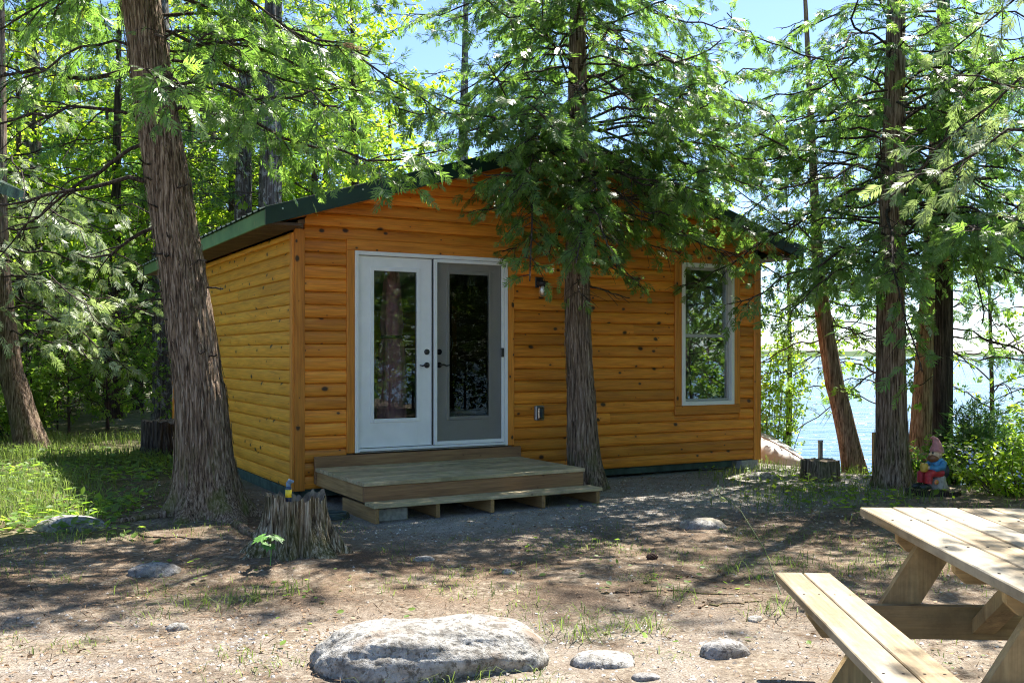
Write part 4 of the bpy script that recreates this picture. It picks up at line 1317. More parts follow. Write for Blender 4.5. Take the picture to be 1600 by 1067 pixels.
# ------------------------------------------------------------------ forest behind
FG = "trees of the forest behind the clearing"
rb = np.random.default_rng(77)
lim = whorl(rb, 2.4, 10.5, 48, lambda z_: 2.4 - .2 * (z_ - 1.6))
bg_cedar = make_tree("forest_cedar", "dense cedar of the wood behind the clearing", "tree", at(-8.9, 22.0, -.05), [(0, 0, 0), (11, .2, 0)], [(0, .17), (3, .13), (11, .02)], 11,
                     lim, (M['bark_dark'], M['cedar_leaf'], M['bark_dark']), 41, size=.34, group=FG, tpls=SPRAYS_BG, split_limbs=False, reject=False, seg=20, rows=40, twig_sp=.17, frond_sp=.12, twig_len=.45)
lim = whorl(rb, 2.0, 10, 46, lambda z_: 3.0 - .22 * abs(z_ - 4), rise=(.3, .7), droop=(.1, .35), up=(-.05, .1))
bg_maple = make_tree("forest_maple", "bright leafed broadleaf tree glowing in the sun behind the clearing", "tree", at(-9.2, 24.2, -.05), [(0, 0, 0), (4, .2, .1), (10.5, .1, .2)], [(0, .13), (4, .1), (10.5, .02)], 10.5,
                     lim, (M['bark_dark'], M['maple_leaf'], M['bark_dark']), 42, size=.24, group=FG, tpls=CLUSTERS, split_limbs=False, reject=False, seg=16, rows=40, twig_sp=.17, frond_sp=.13, twig_len=.5, droop=.15)
lim = whorl(rb, 5.5, 17.5, 40, lambda z_: 2.9 - .17 * (z_ - 5.5), rise=(.05, .25), droop=(.1, .25), up=(.0, .1)) + [(z_, a, .9, .1, .3, .1, {'bare': 1, 'n': 3, 'r': .02}) for z_, a in ((3, 1), (3.6, 3.4), (4.2, 5.4), (4.8, 2.2))]
bg_pine = make_tree("pine_tree", "tall grey pine trunk rising behind the cabin roof", "tree", at(-5.1, 20.5, -.05), [(0, 0, 0), (18, .3, .1)], [(0, .26), (6, .22), (18, .03)], 18,
                    lim, (M['bark_pine'], M['pine_needle'], M['bark_dark']), 43, size=.22, group="pines behind the cabin", tpls=TUFTS, split_limbs=False, reject=False, seg=24, rows=60, twig_sp=.16, frond_sp=.10, twig_len=.4, droop=.05, s0=.3)
lim = whorl(rb, .3, 2.6, 22, lambda z_: .9, rise=(.3, .8), droop=(.1, .4))
bg_sap = make_tree("understory_sapling", "leafy young sapling in the shaded forest understory", "sapling", at(-7.8, 19.0, -.03), [(0, 0, 0), (2.8, .1, .1)], [(0, .025), (2.8, .006)], 2.8,
                   lim, (M['bark_dark'], M['shrub_leaf'], M['bark_dark']), 44, size=.17, group="saplings under the forest trees", tpls=CLUSTERS, split_limbs=False, reject=False, seg=8, rows=16, twig_sp=.14, frond_sp=.10)

def ok_spot(x, y):
    lx, ly = cab_local(np.array([x, y, 0.0]))
    if -2.0 < lx < W + 1.2 and -3 < ly < D + 1.6: return False
    return .8 * x + .6 * y - 12.2 < 1.5
spots = [(-10.8, 20.2, 'm'), (-8.3, 25.5, 'm'), (-11.8, 23.5, 'm'), (-9.6, 27.5, 'c'), (-6.2, 25.0, 'm'), (-13.8, 20.5, 'c'), (-12.5, 16.0, 'm'), (-7.9, 30.0, 'm'), (-14.5, 27.5, 'm'), (-4.3, 27.0, 'm'),
         (-11.2, 31.0, 'c'), (-5.5, 29.5, 'm'), (-16.5, 23.5, 'c'), (-12.0, 18.6, 'm'), (-6.9, 23.6, 'm'), (-10.2, 13.2, 'c'), (-4.4, 22.8, 'm'), (-3.7, 22.6, 'm'), (-3.6, 30.5, 'm'), (-13.5, 33, 'c'), (-17.5, 30, 'm'), (-7, 35, 'c')]
for x, y, kd in spots:
    src = {'c': bg_cedar, 'm': bg_maple}[kd]
    copy_tree(src, at(x, y, -.1), rb.uniform(0, 6.28), rb.uniform(.85, 1.2))
PL = ["thick grey pine trunk seen just right of the big leaning trunk above the eave", "slimmer pine trunk close beside the tall grey one above the roof's low end", "thin dark pine trunk rising over the lower end of the green rake board",
      "lone straight pine trunk against the blue sky above the roof slope", "tall pine deep in the forest left of the cabin", "tall pine far back among the broadleaf trees on the left", "tall pine at the outer left end of the forest"]
for x, y, s_ in ((-7.55, 21.6, 1.05), (-5.75, 20.9, .8), (-4.95, 19.9, .72), (-1.12, 20.6, .62), (-8.8, 29, 1.1), (-12.6, 26, 1.0), (-15.5, 18.5, 1.05)):
    copy_tree(bg_pine, at(x, y, -.1), rb.uniform(0, 6.28), s_, PL.pop(0))
k_ = 0
while k_ < 46:
    x, y = rb.uniform(-14, -3.5), rb.uniform(16.8, 27)
    if not ok_spot(x, y): continue
    if abs(x / y + .40) < .03 and y < 18: continue
    copy_tree(bg_sap, at(x, y, -.03), rb.uniform(0, 6.28), rb.uniform(.5, 1.15)); k_ += 1
# trees out to the right, mirrored in the door glass
for x, y, kd, s_ in ((9.5, 3.5, 'c', .95), (8.2, -.5, 'm', .9), (12.0, 1.5, 'c', 1.1), (6.5, -4.5, 'c', 1.0), (11, -4.5, 'm', 1.1), (14, 5.5, 'm', 1.0), (9.6, 9.2, 'c', .9), (11.6, 6.4, 'm', 1.0), (9.2, 6.6, 'c', .8), (13.2, 3.2, 'c', 1.0), (15, -1, 'c', 1.1), (13.5, -7, 'c', 1.1), (9, -8, 'c', 1.0), (17, 4, 'm', 1.1), (16, -5, 'm', 1.1), (-14, -2, 'c', 1.1), (-13, 5, 'm', 1.0)):
    copy_tree({'c': bg_cedar, 'm': bg_maple}[kd], at(x, y, -.1), rb.uniform(0, 6.28), s_)
for x, y, s_ in ((7.5, 4.2, 1.0), (8.4, 2.0, 1.1), (7.4, -.8, 1.0), (9.6, -2.2, 1.2), (10.2, 5.4, 1.1), (8.6, 7.6, 1.0), (6.6, -3.2, .9), (11.5, .2, 1.2), (10.4, 8.2, 1.1), (12.5, 4.4, 1.2), (9.0, .6, 1.0), (7.9, 5.8, .9), *[(rb.uniform(9, 20), rb.uniform(-8, 6), rb.uniform(1.0, 1.6)) for _ in range(22)], (6.9, 11.2, .9), (7.5, 10.3, 1.0), (8.0, 9.5, 1.1), (8.6, 10.7, 1.2), (7.4, 12.0, 1.1), (9.2, 9.9, 1.3), (8.2, 11.8, 1.2), (7.2, 9.2, .9)):
    copy_tree(bg_sap, at(x, y, -.03), rb.uniform(0, 6.28), s_, "leafy young sapling right of the picnic table mirrored in the glass", "saplings right of the picnic table")
# far wood that closes the view
n = 15000
ang = rb.uniform(math.radians(92), math.radians(150), n); rad_ = rb.uniform(37, 60, n)
n2_ = 7000
ang = np.concatenate([ang, rb.uniform(math.radians(-62), math.radians(8), n2_)]); rad_ = np.concatenate([rad_, rb.uniform(24, 40, n2_)]); n = len(ang)
P = np.stack([np.cos(ang) * rad_, np.sin(ang) * rad_, rb.uniform(0, 1, n) ** 1.2 * (9 + 3 * vnoise(ang * 14, rad_ * .1, 0))], -1)
P[:, 2] += ground_z(P[:, 0], P[:, 1])
keep = .8 * P[:, 0] + .6 * P[:, 1] - 12.2 < 1.0
P = P[keep]; n = len(P)
V, F, T = stamp_many(CLUSTERS, P, rb.normal(0, 1, (n, 3)), np.stack([rb.normal(0, .5, n), rb.normal(0, .5, n), np.ones(n)], -1), rb.uniform(.7, 1.5, n), np.clip(rb.normal(.4, .25, n), 0, 1), rb)
tag(link_mesh("far_forest", np_mesh("far_forest", V, F, False, T), M['shrub_leaf']), "mass of far green forest closing off the left background", "forest", kind="stuff")

# ------------------------------------------------------------------ shrubs at the bank, right side
def shrub(name, label, x, y, h, r, n, mat_, size, seed, group=None, tp=None):
    rng = np.random.default_rng(seed)
    root = empty(name, at(x, y), 0, label, "shrub", group)
    st = []; PP = []
    for q in range(n):
        a = rng.uniform(0, 6.28); rr = r * math.sqrt(rng.uniform(0, 1)); hh = h * rng.uniform(.55, 1.05) * (1 - .35 * (rr / r) ** 2)
        b = np.array([.35 * rr * math.cos(a), .35 * rr * math.sin(a), -.03]); tip = np.array([rr * math.cos(a), rr * math.sin(a), hh])
        u = np.linspace(0, 1, 6)[:, None]
        path = b + (tip - b) * u + np.array([0, 0, .15 * hh]) * (u * (1 - u)) + rng.normal(0, .015, (6, 3))
        st.append(tube_arrays(path, np.linspace(.008, .003, 6), 4))
        nl = int(6 + 10 * hh)
        uu = rng.uniform(.2, 1.02, nl)[:, None]
        PP.append(b + (tip - b) * uu + np.array([0, 0, .15 * hh]) * (uu * (1 - uu)) + rng.normal(0, .05, (nl, 3)))
    V, F = join_arrays(st)
    link_mesh("stems", np_mesh("stems", V, F, True), M['twig'], root)
    P = np.concatenate(PP); m_ = len(P)
    V, F, T = stamp_many(tp or CLUSTERS, P, np.stack([rng.normal(0, 1, m_), rng.normal(0, 1, m_), rng.normal(.1, .4, m_)], -1), np.stack([rng.normal(0, .4, m_), rng.normal(0, .4, m_), np.ones(m_)], -1), size * rng.uniform(.7, 1.3, m_), np.clip(rng.normal(.5, .25, m_), 0, 1), rng)
    link_mesh("foliage", np_mesh("foliage", V, F, False, T), mat_, root)
    return root
shrub("leafy_shrub", "tall bright green shrub at the right edge above the picnic table", 6.4, 12.2, 1.55, .9, 60, M['maple_leaf'], .15, 1)
shrub("leafy_shrub", "low spreading bank shrub between the slim dark trunk and the frame edge", 5.75, 11.4, .85, .7, 46, M['shrub_leaf'], .13, 2)
shrub("leafy_shrub", "yellow green weedy bush just behind the picnic table", 5.25, 10.3, .62, .65, 46, M['maple_leaf'], .12, 3)
shrub("leafy_shrub", "small dark green bush close behind the gnome", 4.85, 11.3, .55, .45, 30, M['shrub_leaf'], .12, 4)
shrub("leafy_shrub", "dense shrub reaching up at the lake bank far right", 7.2, 13.4, 1.9, 1.1, 60, M['shrub_leaf'], .17, 5)
shrub("young_spruce", "small feathery blue green conifer beside the slim dark trunk", 5.5, 11.6, 1.15, .42, 44, M['pine_needle'], .16, 6, tp=TUFTS)
shrub("leafy_shrub", "slender leafy shrub hugging the cabin's lakeside corner", 3.95, 15.2, 3.3, .75, 44, M['maple_leaf'], .13, 7)
shrub("leafy_shrub", "broad bush overhanging the bank past the leaning trunk", 3.6, 14.8, 1.3, .6, 18, M['shrub_leaf'], .12, 8)
shrub("leafy_shrub", "knee high weeds by the leaning trunk at the grassy left edge", -8.2, 14.3, .8, .6, 30, M['maple_leaf'], .13, 9)
shrub("leafy_shrub", "shadowed waist high bush between forest trunks behind the grass", -8.5, 17.2, 1.5, .9, 40, M['shrub_leaf'], .15, 10)

# ------------------------------------------------------------------ stumps
def stump(name, label, base, r_top, r_base, h, seed, hollow=False, mat_=None, lobes=7, jag=.05):
    rng = np.random.default_rng(seed)
    root = empty(name, base, 0, label, "stump")
    seg, rows = 160, 44
    th = np.arange(seg) * 2 * PI / seg
    rim = h + jag * (.45 * fnoise(np.cos(th) * 2 + seed, np.sin(th) * 2, 0, 2) + .5 * fnoise(np.cos(th) * 9 + seed, np.sin(th) * 9, 0, 2))
    u = np.linspace(0, 1, rows)
    Z = -.08 + (rim[None, :] + .08) * u[:, None]
    lob = .5 + .5 * np.cos(lobes * th + seed + 1.2 * np.sin(2 * th + seed))
    fl = np.exp(-u * 3.4)[:, None]
    R = r_top + (r_base - r_top) * fl * (.55 + .75 * lob[None, :])
    T, U = np.meshgrid(th, u)
    R = R * (1 + .12 * fnoise(np.cos(T) * 4.2 + 3 * seed, np.sin(T) * 4.2, U * .8, 2) + .16 * (.35 - np.abs(fnoise(np.cos(T) * 7 + seed, np.sin(T) * 7, U * .9, 2))))
    V = np.stack([R * np.cos(T), R * np.sin(T), Z], -1).reshape(-1, 3)
    i_ = np.arange(rows - 1)[:, None] * seg; k_ = np.arange(seg)[None, :]; k2 = (k_ + 1) % seg
    F = np.stack([i_ + k_, i_ + k2, i_ + seg + k2, i_ + seg + k_], -1).reshape(-1, 4)
    link_mesh("bark", np_mesh("bark", V, F, True), mat_ or M['bark_stump'], root)
    # top
    rr = np.linspace(1, 0.02, 9)
    Rt = R[-1]
    VV = []
    for q, f in enumerate(rr):
        dz = (-.13 if hollow else -.012) * min(1, q / 3.0) + (.012 * fnoise(np.cos(th) * f * 6 + seed, np.sin(th) * f * 6, 3.3, 2))
        zz_ = (rim * (f ** .4) + h * (1 - f ** .4)) + dz * (q > 0)
        VV.append(np.stack([Rt * f * .998 * np.cos(th), Rt * f * .998 * np.sin(th), zz_], -1))
    V = np.concatenate(VV)
    i_ = np.arange(len(rr) - 1)[:, None] * seg
    F = np.stack([i_ + k_, i_ + k2, i_ + seg + k2, i_ + seg + k_], -1).reshape(-1, 4)
    link_mesh("cut_top", np_mesh("cut_top", V, F, True), M['stump_top'], root)
    return root
stump("tree_stump", "weathered ridged grey stump with moss standing left of the deck step", at(-1.53, 7.05), .205, .42, .40, 5, hollow=True)
stump("tree_stump", "low flat topped stump between the cabin corner and the leaning trunk", at(3.60, 11.55), .19, .27, .235, 8, mat_=bark_mat("old_grey_stump_bark", (.04, .032, .025), (.15, .12, .09), (.30, .26, .2), 8, moss=.5), jag=.012, lobes=4)
stump("tree_stump", "dark charred looking stump behind the big leaning trunk", at(-4.98, 13.95), .22, .27, .52, 11, mat_=M['bark_dark'], jag=.04)
sb = stump("sawn_log_round", "low rotten log slab under the seated gnome", at(4.42, 10.35), .24, .30, .07, 15, mat_=M['bark_dark'], jag=.01)
sb["category"] = "log"

# ------------------------------------------------------------------ rocks
def rock_material(name, dark, mid, light, spot, sc=14):
    t = NT(name)
    v = t.coords((1, 1, 1))
    a = t.noise(v, sc, 6, .72, .4); b = t.noise(v, sc * .28, 4, .6); c_ = t.noise(v, sc * 3.2, 4, .7)
    col = t.ramp(a, [(.32, dark), (.5, mid), (.66, light)])
    col = t.mix(t.ramp(c_, [(.40, .9), (.47, 0.0)]), col, dark)
    col = t.mix(t.ramp(b, [(.56, 0.0), (.68, .75)]), col, spot)
    t.set(col, .92, spec=.2)
    t.bump(t.math('ADD', a, t.math('MULTIPLY', c_, .6)), .8, .02)
    return t.m
M['lichen_rock'] = rock_material("pale_lichen_granite", (.11, .10, .085), (.29, .28, .26), (.44, .435, .415), (.19, .14, .10), 13)
M['grey_rock'] = rock_material("grey_field_stone", (.10, .095, .09), (.25, .24, .23), (.42, .41, .39), (.22, .19, .13), 10)
def rock(name, label, x, y, w, d_, h, seed, mat_, rz=0.0, sink=.25, flat=.0, group=None, nseg=56):
    rng = np.random.default_rng(seed)
    nr = nseg // 2
    th = np.arange(nseg) * 2 * PI / nseg; ph = np.linspace(0.001, PI - .001, nr)
    T, Pp = np.meshgrid(th, ph)
    X = np.sin(Pp) * np.cos(T); Y = np.sin(Pp) * np.sin(T); Zz = np.cos(Pp)
    ex = .72
    X = np.sign(X) * np.abs(X) ** ex; Y = np.sign(Y) * np.abs(Y) ** ex; Zz = np.sign(Zz) * np.abs(Zz) ** (.75 - flat)
    s_ = 1 + .13 * fnoise(X * 1.1 + seed * 3.1, Y * 1.1, Zz * 1.1, 2) + .035 * fnoise(X * 4 + seed, Y * 4, Zz * 4, 2) + .011 * fnoise(X * 15 + seed, Y * 15, Zz * 15, 3)
    Zz = np.where(Zz > 0, Zz * (1 - flat * .0), Zz)
    V = np.stack([X * s_ * w / 2, Y * s_ * d_ / 2, Zz * s_ * h], -1).reshape(-1, 3)
    i_ = np.arange(nr - 1)[:, None] * nseg; k_ = np.arange(nseg)[None, :]; k2 = (k_ + 1) % nseg
    F = np.stack([i_ + k_, i_ + nseg + k_, i_ + nseg + k2, i_ + k2], -1).reshape(-1, 4)
    o = link_mesh(name, np_mesh(name, V, F, True), mat_, None, at(x, y, -h * sink), (0, 0, rz))
    return tag(o, label, "rock", group)
rock("boulder", "broad pale lichen covered boulder set in the foreground dirt", -.365, 4.68, 1.06, .60, .215, 4, M['lichen_rock'], .03, sink=.10, flat=.2, nseg=180)
rock("rock", "flat smooth grey stone just right of the big boulder", .43, 4.66, .31, .20, .06, 6, M['lichen_rock'], .1)
rock("rock", "angular grey stone with a tan broken face near the picnic bench", 1.02, 4.78, .24, .16, .095, 9, M['grey_rock'], .5)
rock("rock", "large slanted stone in the grass left of the leaning trunk", -3.55, 7.95, .56, .34, .15, 12, M['grey_rock'], .2)
rock("rock", "half buried grey stone in the dirt before the left stump", -2.36, 6.55, .33, .22, .085, 14, M['grey_rock'], -.1)
rock("rock", "mossy low stone in the dirt midway to the cabin window", 1.62, 8.4, .40, .24, .10, 17, M['grey_rock'], .3)
rock("rock", "small pale pointed stone on the ground at left foreground", -1.78, 5.25, .11, .07, .045, 19, M['lichen_rock'], .5, nseg=24)
rock("rock", "rough rounded stone beside the concrete block at the cabin corner", 2.98, 11.72, .40, .26, .10, 21, M['lichen_rock'], .3)
rock("rock", "small flat stone at the bottom edge right of the boulder", .60, 4.42, .13, .08, .03, 23, M['grey_rock'], .2, nseg=24)
rock("rock", "little round pebble like stone behind the boulder", -.02, 6.55, .10, .07, .035, 25, M['lichen_rock'], .2, nseg=24)
rock("rock", "small bluish stone lying between stump and boulder", -.62, 6.95, .15, .09, .035, 27, M['grey_rock'], .2, nseg=24)
rock("rock", "pale stone chip lying by the end of the picnic bench", 1.33, 5.4, .10, .07, .03, 29, M['lichen_rock'], .9, nseg=24)

# ------------------------------------------------------------------ picnic table
pt = empty("picnic_table", (1.60, 4.56, 0), math.radians(-3.0), "weathered wooden picnic table with attached bench in the right foreground", "picnic table")
TL, TW = 1.85, .74
nbd = 5; bwid = TW / nbd
for q in range(nbd):
    o = MB().box(q * bwid + .003, (q + 1) * bwid - .003, -TL + rnd.uniform(-.006, .006), rnd.uniform(-.006, .006), .712, .75 + rnd.uniform(-.0015, .0015), bev=.004).build("tabletop_board", M['table'], pt)
for s_, x0 in (("near", -.385), ("far", TW + .135)):
    for q in range(2):
        o = MB().box(x0 + q * .127, x0 + q * .127 + .122, -TL - .02 + rnd.uniform(-.005, .005), -.02 + rnd.uniform(-.005, .005), .412, .45, bev=.004).build("bench_board", M['table'], pt)
for yy in (-.42, -1.45):
    # sloping legs, seat beam, top cleat
    for sx in (0, 1):
        fx = (lambda x: x) if sx == 0 else (lambda x: TW - x)
        pz = [(-.295, -.02), (-.135, -.02), (.315, .7115), (.155, .7115)]
        poly = [(fx(a), b) for a, b in pz]
        MB().prism(poly if sx == 0 else poly[::-1], 'y', yy, yy + .038).build("leg", M['table_leg'], pt)
    pz = [(-.345, .4115), (-.345, .36), (-.285, .275), (TW + .285, .275), (TW + .345, .36), (TW + .345, .4115)]
    MB().prism(pz, 'y', yy - .039, yy - .001).build("seat_beam", M['table_x'], pt)
    pz = [(.05, .7115), (.05, .66), (.09, .62), (TW - .09, .62), (TW - .05, .66), (TW - .05, .7115)]
    MB().prism(pz, 'y', yy + .039, yy + .077).build("top_cleat", M['table_x'], pt)
pz = [(.06, .7115), (.06, .66), (.10, .62), (TW - .1, .62), (TW - .06, .66), (TW - .06, .7115)]
MB().prism(pz, 'y', -.97, -.932).build("top_cleat", M['table_x'], pt)
for ya, yb in ((-.46, -.92), (-1.412, -.98)):
    MB().prism([(ya, .30), (ya, .36), (yb, .70), (yb, .62)] if ya > yb else [(ya, .36), (ya, .30), (yb, .62), (yb, .70)], 'x', TW / 2 - .045, TW / 2 + .045).build("brace", M['table_leg'], pt)
for q in range(nbd):
    for yy in (-.36, -.95, -1.39):
        for dx in (.035, bwid - .035):
            MB().lathe([(.0055, 0), (.0055, .0012), (.003, .002)], 7).build("screw", M['bark_dark'], pt, (q * bwid + dx, yy, .7505))
for q in range(2):
    for yy in (-.44, -1.47):
        for dx in (.03, .092):
            MB().lathe([(.0055, 0), (.0055, .0012), (.003, .002)], 7).build("screw", M['bark_dark'], pt, (-.385 + q * .127 + dx, yy, .4495))
for sx in (.0, TW):
    for yy in (-.461, -1.491):
        MB().lathe([(.012, 0), (.012, .006), (.006, .009)], 8).build("bolt", M['steel'], pt, (sx + (-.12 if sx == 0 else .12), yy, .34), (PI / 2, 0, 0))

# ------------------------------------------------------------------ garden gnome
gx0, gy0 = 4.38, 10.25
gn = empty("garden_gnome", at(gx0, gy0, .075), math.radians(-90), "painted garden gnome in pink hat and red trousers holding a yellow mug", "statue")
# local +x faces out of the profile (towards the photo's left after rotation about z)
gn.rotation_euler = (0, 0, math.radians(195)); gn.scale = (.92, .92, .92)
def paint(name, c_, nz=.18): return plain(name, c_, .45, nz=nz, scale=30)
pink, red, blue = paint("faded_red_hat_paint", (.50, .20, .19)), paint("red_trouser_paint", (.50, .03, .035)), paint("blue_coat_paint", (.06, .25, .45))
brown, skin, yel = paint("brown_beard_paint", (.22, .09, .035)), paint("face_paint", (.70, .50, .30)), paint("yellow_mug_paint", (.68, .42, .06))
blk, gre = paint("black_boot_paint", (.02, .03, .03)), paint("grey_stump_paint", (.40, .37, .33))
MB().lathe([(.125, 0), (.10, .04), (.085, .09), (.08, .165)], 14, (-.05, 0, 0)).build("seat_stump", gre, gn)
MB().ball((-.045, 0, .245), (.092, .10, .115)).build("coat", blue, gn)
for sy in (-1, 1):
    MB().tube([(-.05, sy * .05, .185), (.06, sy * .062, .19), (.125, sy * .065, .165), (.135, sy * .065, .07)], [.05, .052, .048, .04], 12).build("trouser_leg", red, gn)
    MB().ball((.17, sy * .068, .03), (.075, .038, .034)).build("boot", blk, gn)
    MB().tube([(-.055, sy * .085, .30), (-.01, sy * .12, .255), (.055, sy * .095, .235), (.085, sy * .045, .24)], [.038, .04, .034, .026], 10).build("sleeve", blue, gn)
    MB().ball((.095, sy * .032, .242), (.026, .022, .022), 10, 7).build("hand", skin, gn)
MB().tube([(-.12, 0, .205), (.035, 0, .20)], [.098, .085], 14).build("belt", blk, gn)
MB().lathe([(.036, 0), (.045, .02), (.045, .075), (.036, .095)], 14, (.135, 0, .195)).build("mug", yel, gn)
MB().ball((-.02, 0, .39), (.072, .07, .068)).build("head", skin, gn)
MB().ball((.055, 0, .388), .019, 10, 7).build("nose", skin, gn)
for sy in (-1, 1):
    MB().ball((.044, sy * .027, .408), (.009, .011, .012), 8, 6).build("eye", blk, gn)
    MB().ball((-.02, sy * .072, .39), (.016, .01, .02), 8, 6).build("ear", skin, gn)
MB().ball((.018, 0, .345), (.065, .066, .05)).build("beard", brown, gn)
MB().tube([(-.028, 0, .415), (-.032, 0, .45), (-.03, 0, .50), (-.012, 0, .55), (.022, 0, .578), (.05, 0, .572)], [.080, .073, .052, .034, .022, .012], 14).build("hat", pink, gn)
fl = MB().ball((.06, .11, .09), (.03, .012, .03), 10, 6).build("flower", paint("orange_flower_paint", (.75, .25, .1)), gn)
MB().ball((.06, .122, .09), .011, 8, 6).build("flower_centre", yel, fl)

# ------------------------------------------------------------------ boat turned over by the bank
bt = empty("rowboat", (3.98, 13.25, gz(3.98, 13.25) - .03), PH + PI / 2, "upturned beige rowboat lying on the ground behind the cabin corner", "boat")
nl, ns = 26, 17
vs_ = []; fs = []
for i_ in range(nl):
    u = i_ / (nl - 1); xx = u * 3.6
    half = .62 * (1 - (1 - min(1, u / .55)) ** 2.2) ** .9 * (1 - .12 * max(0, u - .6) / .4) + .004
    keel = .10 + .46 * (1 - (1 - min(1, u / .6)) ** 2.0)
    sheer = .06 * (1 - u) ** 2
    for j in range(ns):
        a = PI * j / (ns - 1)
        cc, ss = math.cos(a), math.sin(a)
        yy = half * np.sign(cc) * abs(cc) ** .7; zz = sheer * 0 + keel * abs(ss) ** .75
        vs_.append((xx, yy, zz))
for i_ in range(nl - 1):
    for j in range(ns - 1):
        fs.append((i_ * ns + j, i_ * ns + j + 1, (i_ + 1) * ns + j + 1, (i_ + 1) * ns + j))
fs.append(tuple((nl - 1) * ns + j for j in range(ns)))
hull = plain("beige_hull_paint", (.40, .38, .34), .5, nz=.1, scale=5)
o = MB().add(vs_, fs, True).build("hull", hull, bt)
for sy in (0, ns - 1):
    MB().tube([(vs_[i_ * ns + sy][0], vs_[i_ * ns + sy][1], .02) for i_ in range(nl)], .022, 8).build("gunwale", M['steel'], bt)
MB().tube([(vs_[i_ * ns + ns // 2][0], 0, vs_[i_ * ns + ns // 2][2] + .005) for i_ in range(0, nl)], .014, 6).build("keel_strip", M['steel'], bt)

o = MB().tube([(0, 0, -.2), (.0, 0, .36)], .03, 12).tube([(0, 0, .361), (0, 0, .385)], .034, 12).build("vent_pipe", M['steel'], None, at(3.93, 12.6))
tag(o, "short grey pipe with a dark cap standing behind the flat stump", "pipe")
o = MB().box(-.022, .022, -.022, .022, -.2, .58, bev=.005).build("wooden_stake", M['table_leg'], None, at(4.62, 12.62))
tag(o, "thin upright wooden stake at the water's edge between trunks", "stake")

# ------------------------------------------------------------------ neighbouring green building at the frame edge
nb_ = empty("green_outbuilding", (-7.08, 12.7, 0), math.radians(4), "corner of a teal green building with dark roof edge at the far left", "building")
teal = plain("teal_siding_paint", (.10, .21, .19), .7, nz=.1, scale=4)
MB().box(-3.6, -.32, .35, 1.7, -.1, 3.72).build("wall", teal, nb_)
for q in range(18):
    MB().box(-3.62, -.305, .325, .3495, .05 + q * .205, .05 + q * .205 + .195, bev=.004).build("siding_board", teal, nb_)
MB().box(-3.62, -.10, .30, .3245, 3.45, 3.72, bev=.004).build("frieze_board", teal, nb_)
MB().prism([(.03, 3.70), (.03, 3.86), (-1.85, 4.8), (-3.9, 3.86), (-3.9, 3.70), (-1.85, 4.6)][::-1], 'y', .02, 1.9).build("roof", M['green_metal'], nb_)
MB().prism([(.04, 3.64), (.04, 3.80), (-1.85, 4.75), (-1.85, 4.59)][::-1], 'y', -.02, .018).build("rake_board", M['deck_face'], nb_)
MB().prism([(.055, 3.79), (.055, 3.87), (-1.85, 4.83), (-1.85, 4.755)][::-1], 'y', -.03, .019).build("roof_edge", M['bark_dark'], nb_)

# ------------------------------------------------------------------ small things
bo = empty("spray_bottle", at(-1.56, 6.90, .375), .4, "small blue capped bottle with yellow label standing on the stump", "bottle")
navy = plain("navy_plastic", (.03, .055, .10), .4)
MB().lathe([(.026, .0), (.03, .02), (.03, .135), (.022, .155)], 14).build("body", navy, bo)
MB().lathe([(.0312, .05), (.0312, .125)], 14).build("label_wrap", plain("yellow_label", (.70, .56, .03), .5), bo)
bo.scale = (.72, .72, .72)
MB().tube([(0, 0, .15), (0, 0, .185), (.012, 0, .205), (.05, 0, .20)], [.022, .026, .03, .012], 10).build("cap", plain("blue_grey_cap", (.12, .19, .28), .4), bo)
hp = [(.16 * (1 - .04 * q / 30) * math.cos(q * .42), .11 * math.sin(q * .42), .015 + .012 * (q // 15)) for q in range(60)]
o = MB().tube(hp, .011, 7).build("garden_hose", plain("dark_green_hose", (.03, .05, .04), .4), None, at(-1.60, 8.72, .01))
tag(o, "coiled dark garden hose on the ground beside the step", "hose")
PCS = .75
pc = empty("pine_cone", at(1.0, 7.05, .004), .3, "single brown pine cone lying on the dirt in mid clearing", "pine cone")
mb = MB()
for q in range(60):
    u = q / 60; a = q * 2.4; rr = .028 * math.sin(PI * (.12 + .83 * u)) + .004
    c_ = (-.05 + .1 * u, rr * math.cos(a), .015 + rr * math.sin(a))
    mb.ball(c_, (.008, .011, .011), 5, 4)
mb.build("scales", plain("brown_cone", (.08, .04, .025), .8), pc)
MB().ball((0, 0, .015), (.05, .02, .02)).build("core", M['twig'], pc); pc.scale = (PCS,) * 3
# fallen twigs and surface roots
for nm, lb, pts_, r_ in (("fallen_stick", "bare pale stick lying below the leaning trunk", [(-2.95, 7.75), (-2.6, 7.72), (-2.25, 7.5)], .011),
                         ("fallen_stick", "long thin grey stick lying in the mid clearing", [(.55, 5.95), (.95, 6.05), (1.3, 5.95), (1.5, 6.0)], .007),
                         ("fallen_stick", "dark short stick near the end of the picnic bench", [(1.05, 5.66), (1.2, 5.7), (1.45, 5.76)], .008),
                         ("surface_root", "gnarled root running from the leaning trunk to the stump", [(-2.3, 8.2), (-1.95, 7.75), (-1.8, 7.35), (-1.7, 7.1)], .04),
                         ("surface_root", "dark root surfacing at the left foot of the leaning trunk", [(-2.95, 8.4), (-3.3, 8.15), (-3.5, 8.05)], .035)):
    a = np.array(pts_); u = np.linspace(0, len(a) - 1, 14)
    x = np.interp(u, np.arange(len(a)), a[:, 0]) + rg.normal(0, .015, 14); y = np.interp(u, np.arange(len(a)), a[:, 1]) + rg.normal(0, .015, 14)
    zz = ground_z(x, y) + r_ * .4
    o = MB().tube(np.stack([x, y, zz], -1), np.linspace(r_, r_ * .4, 14), 8).build(nm, M['bark_cedar'], None)
    tag(o, lb, "stick" if "stick" in nm else "root")

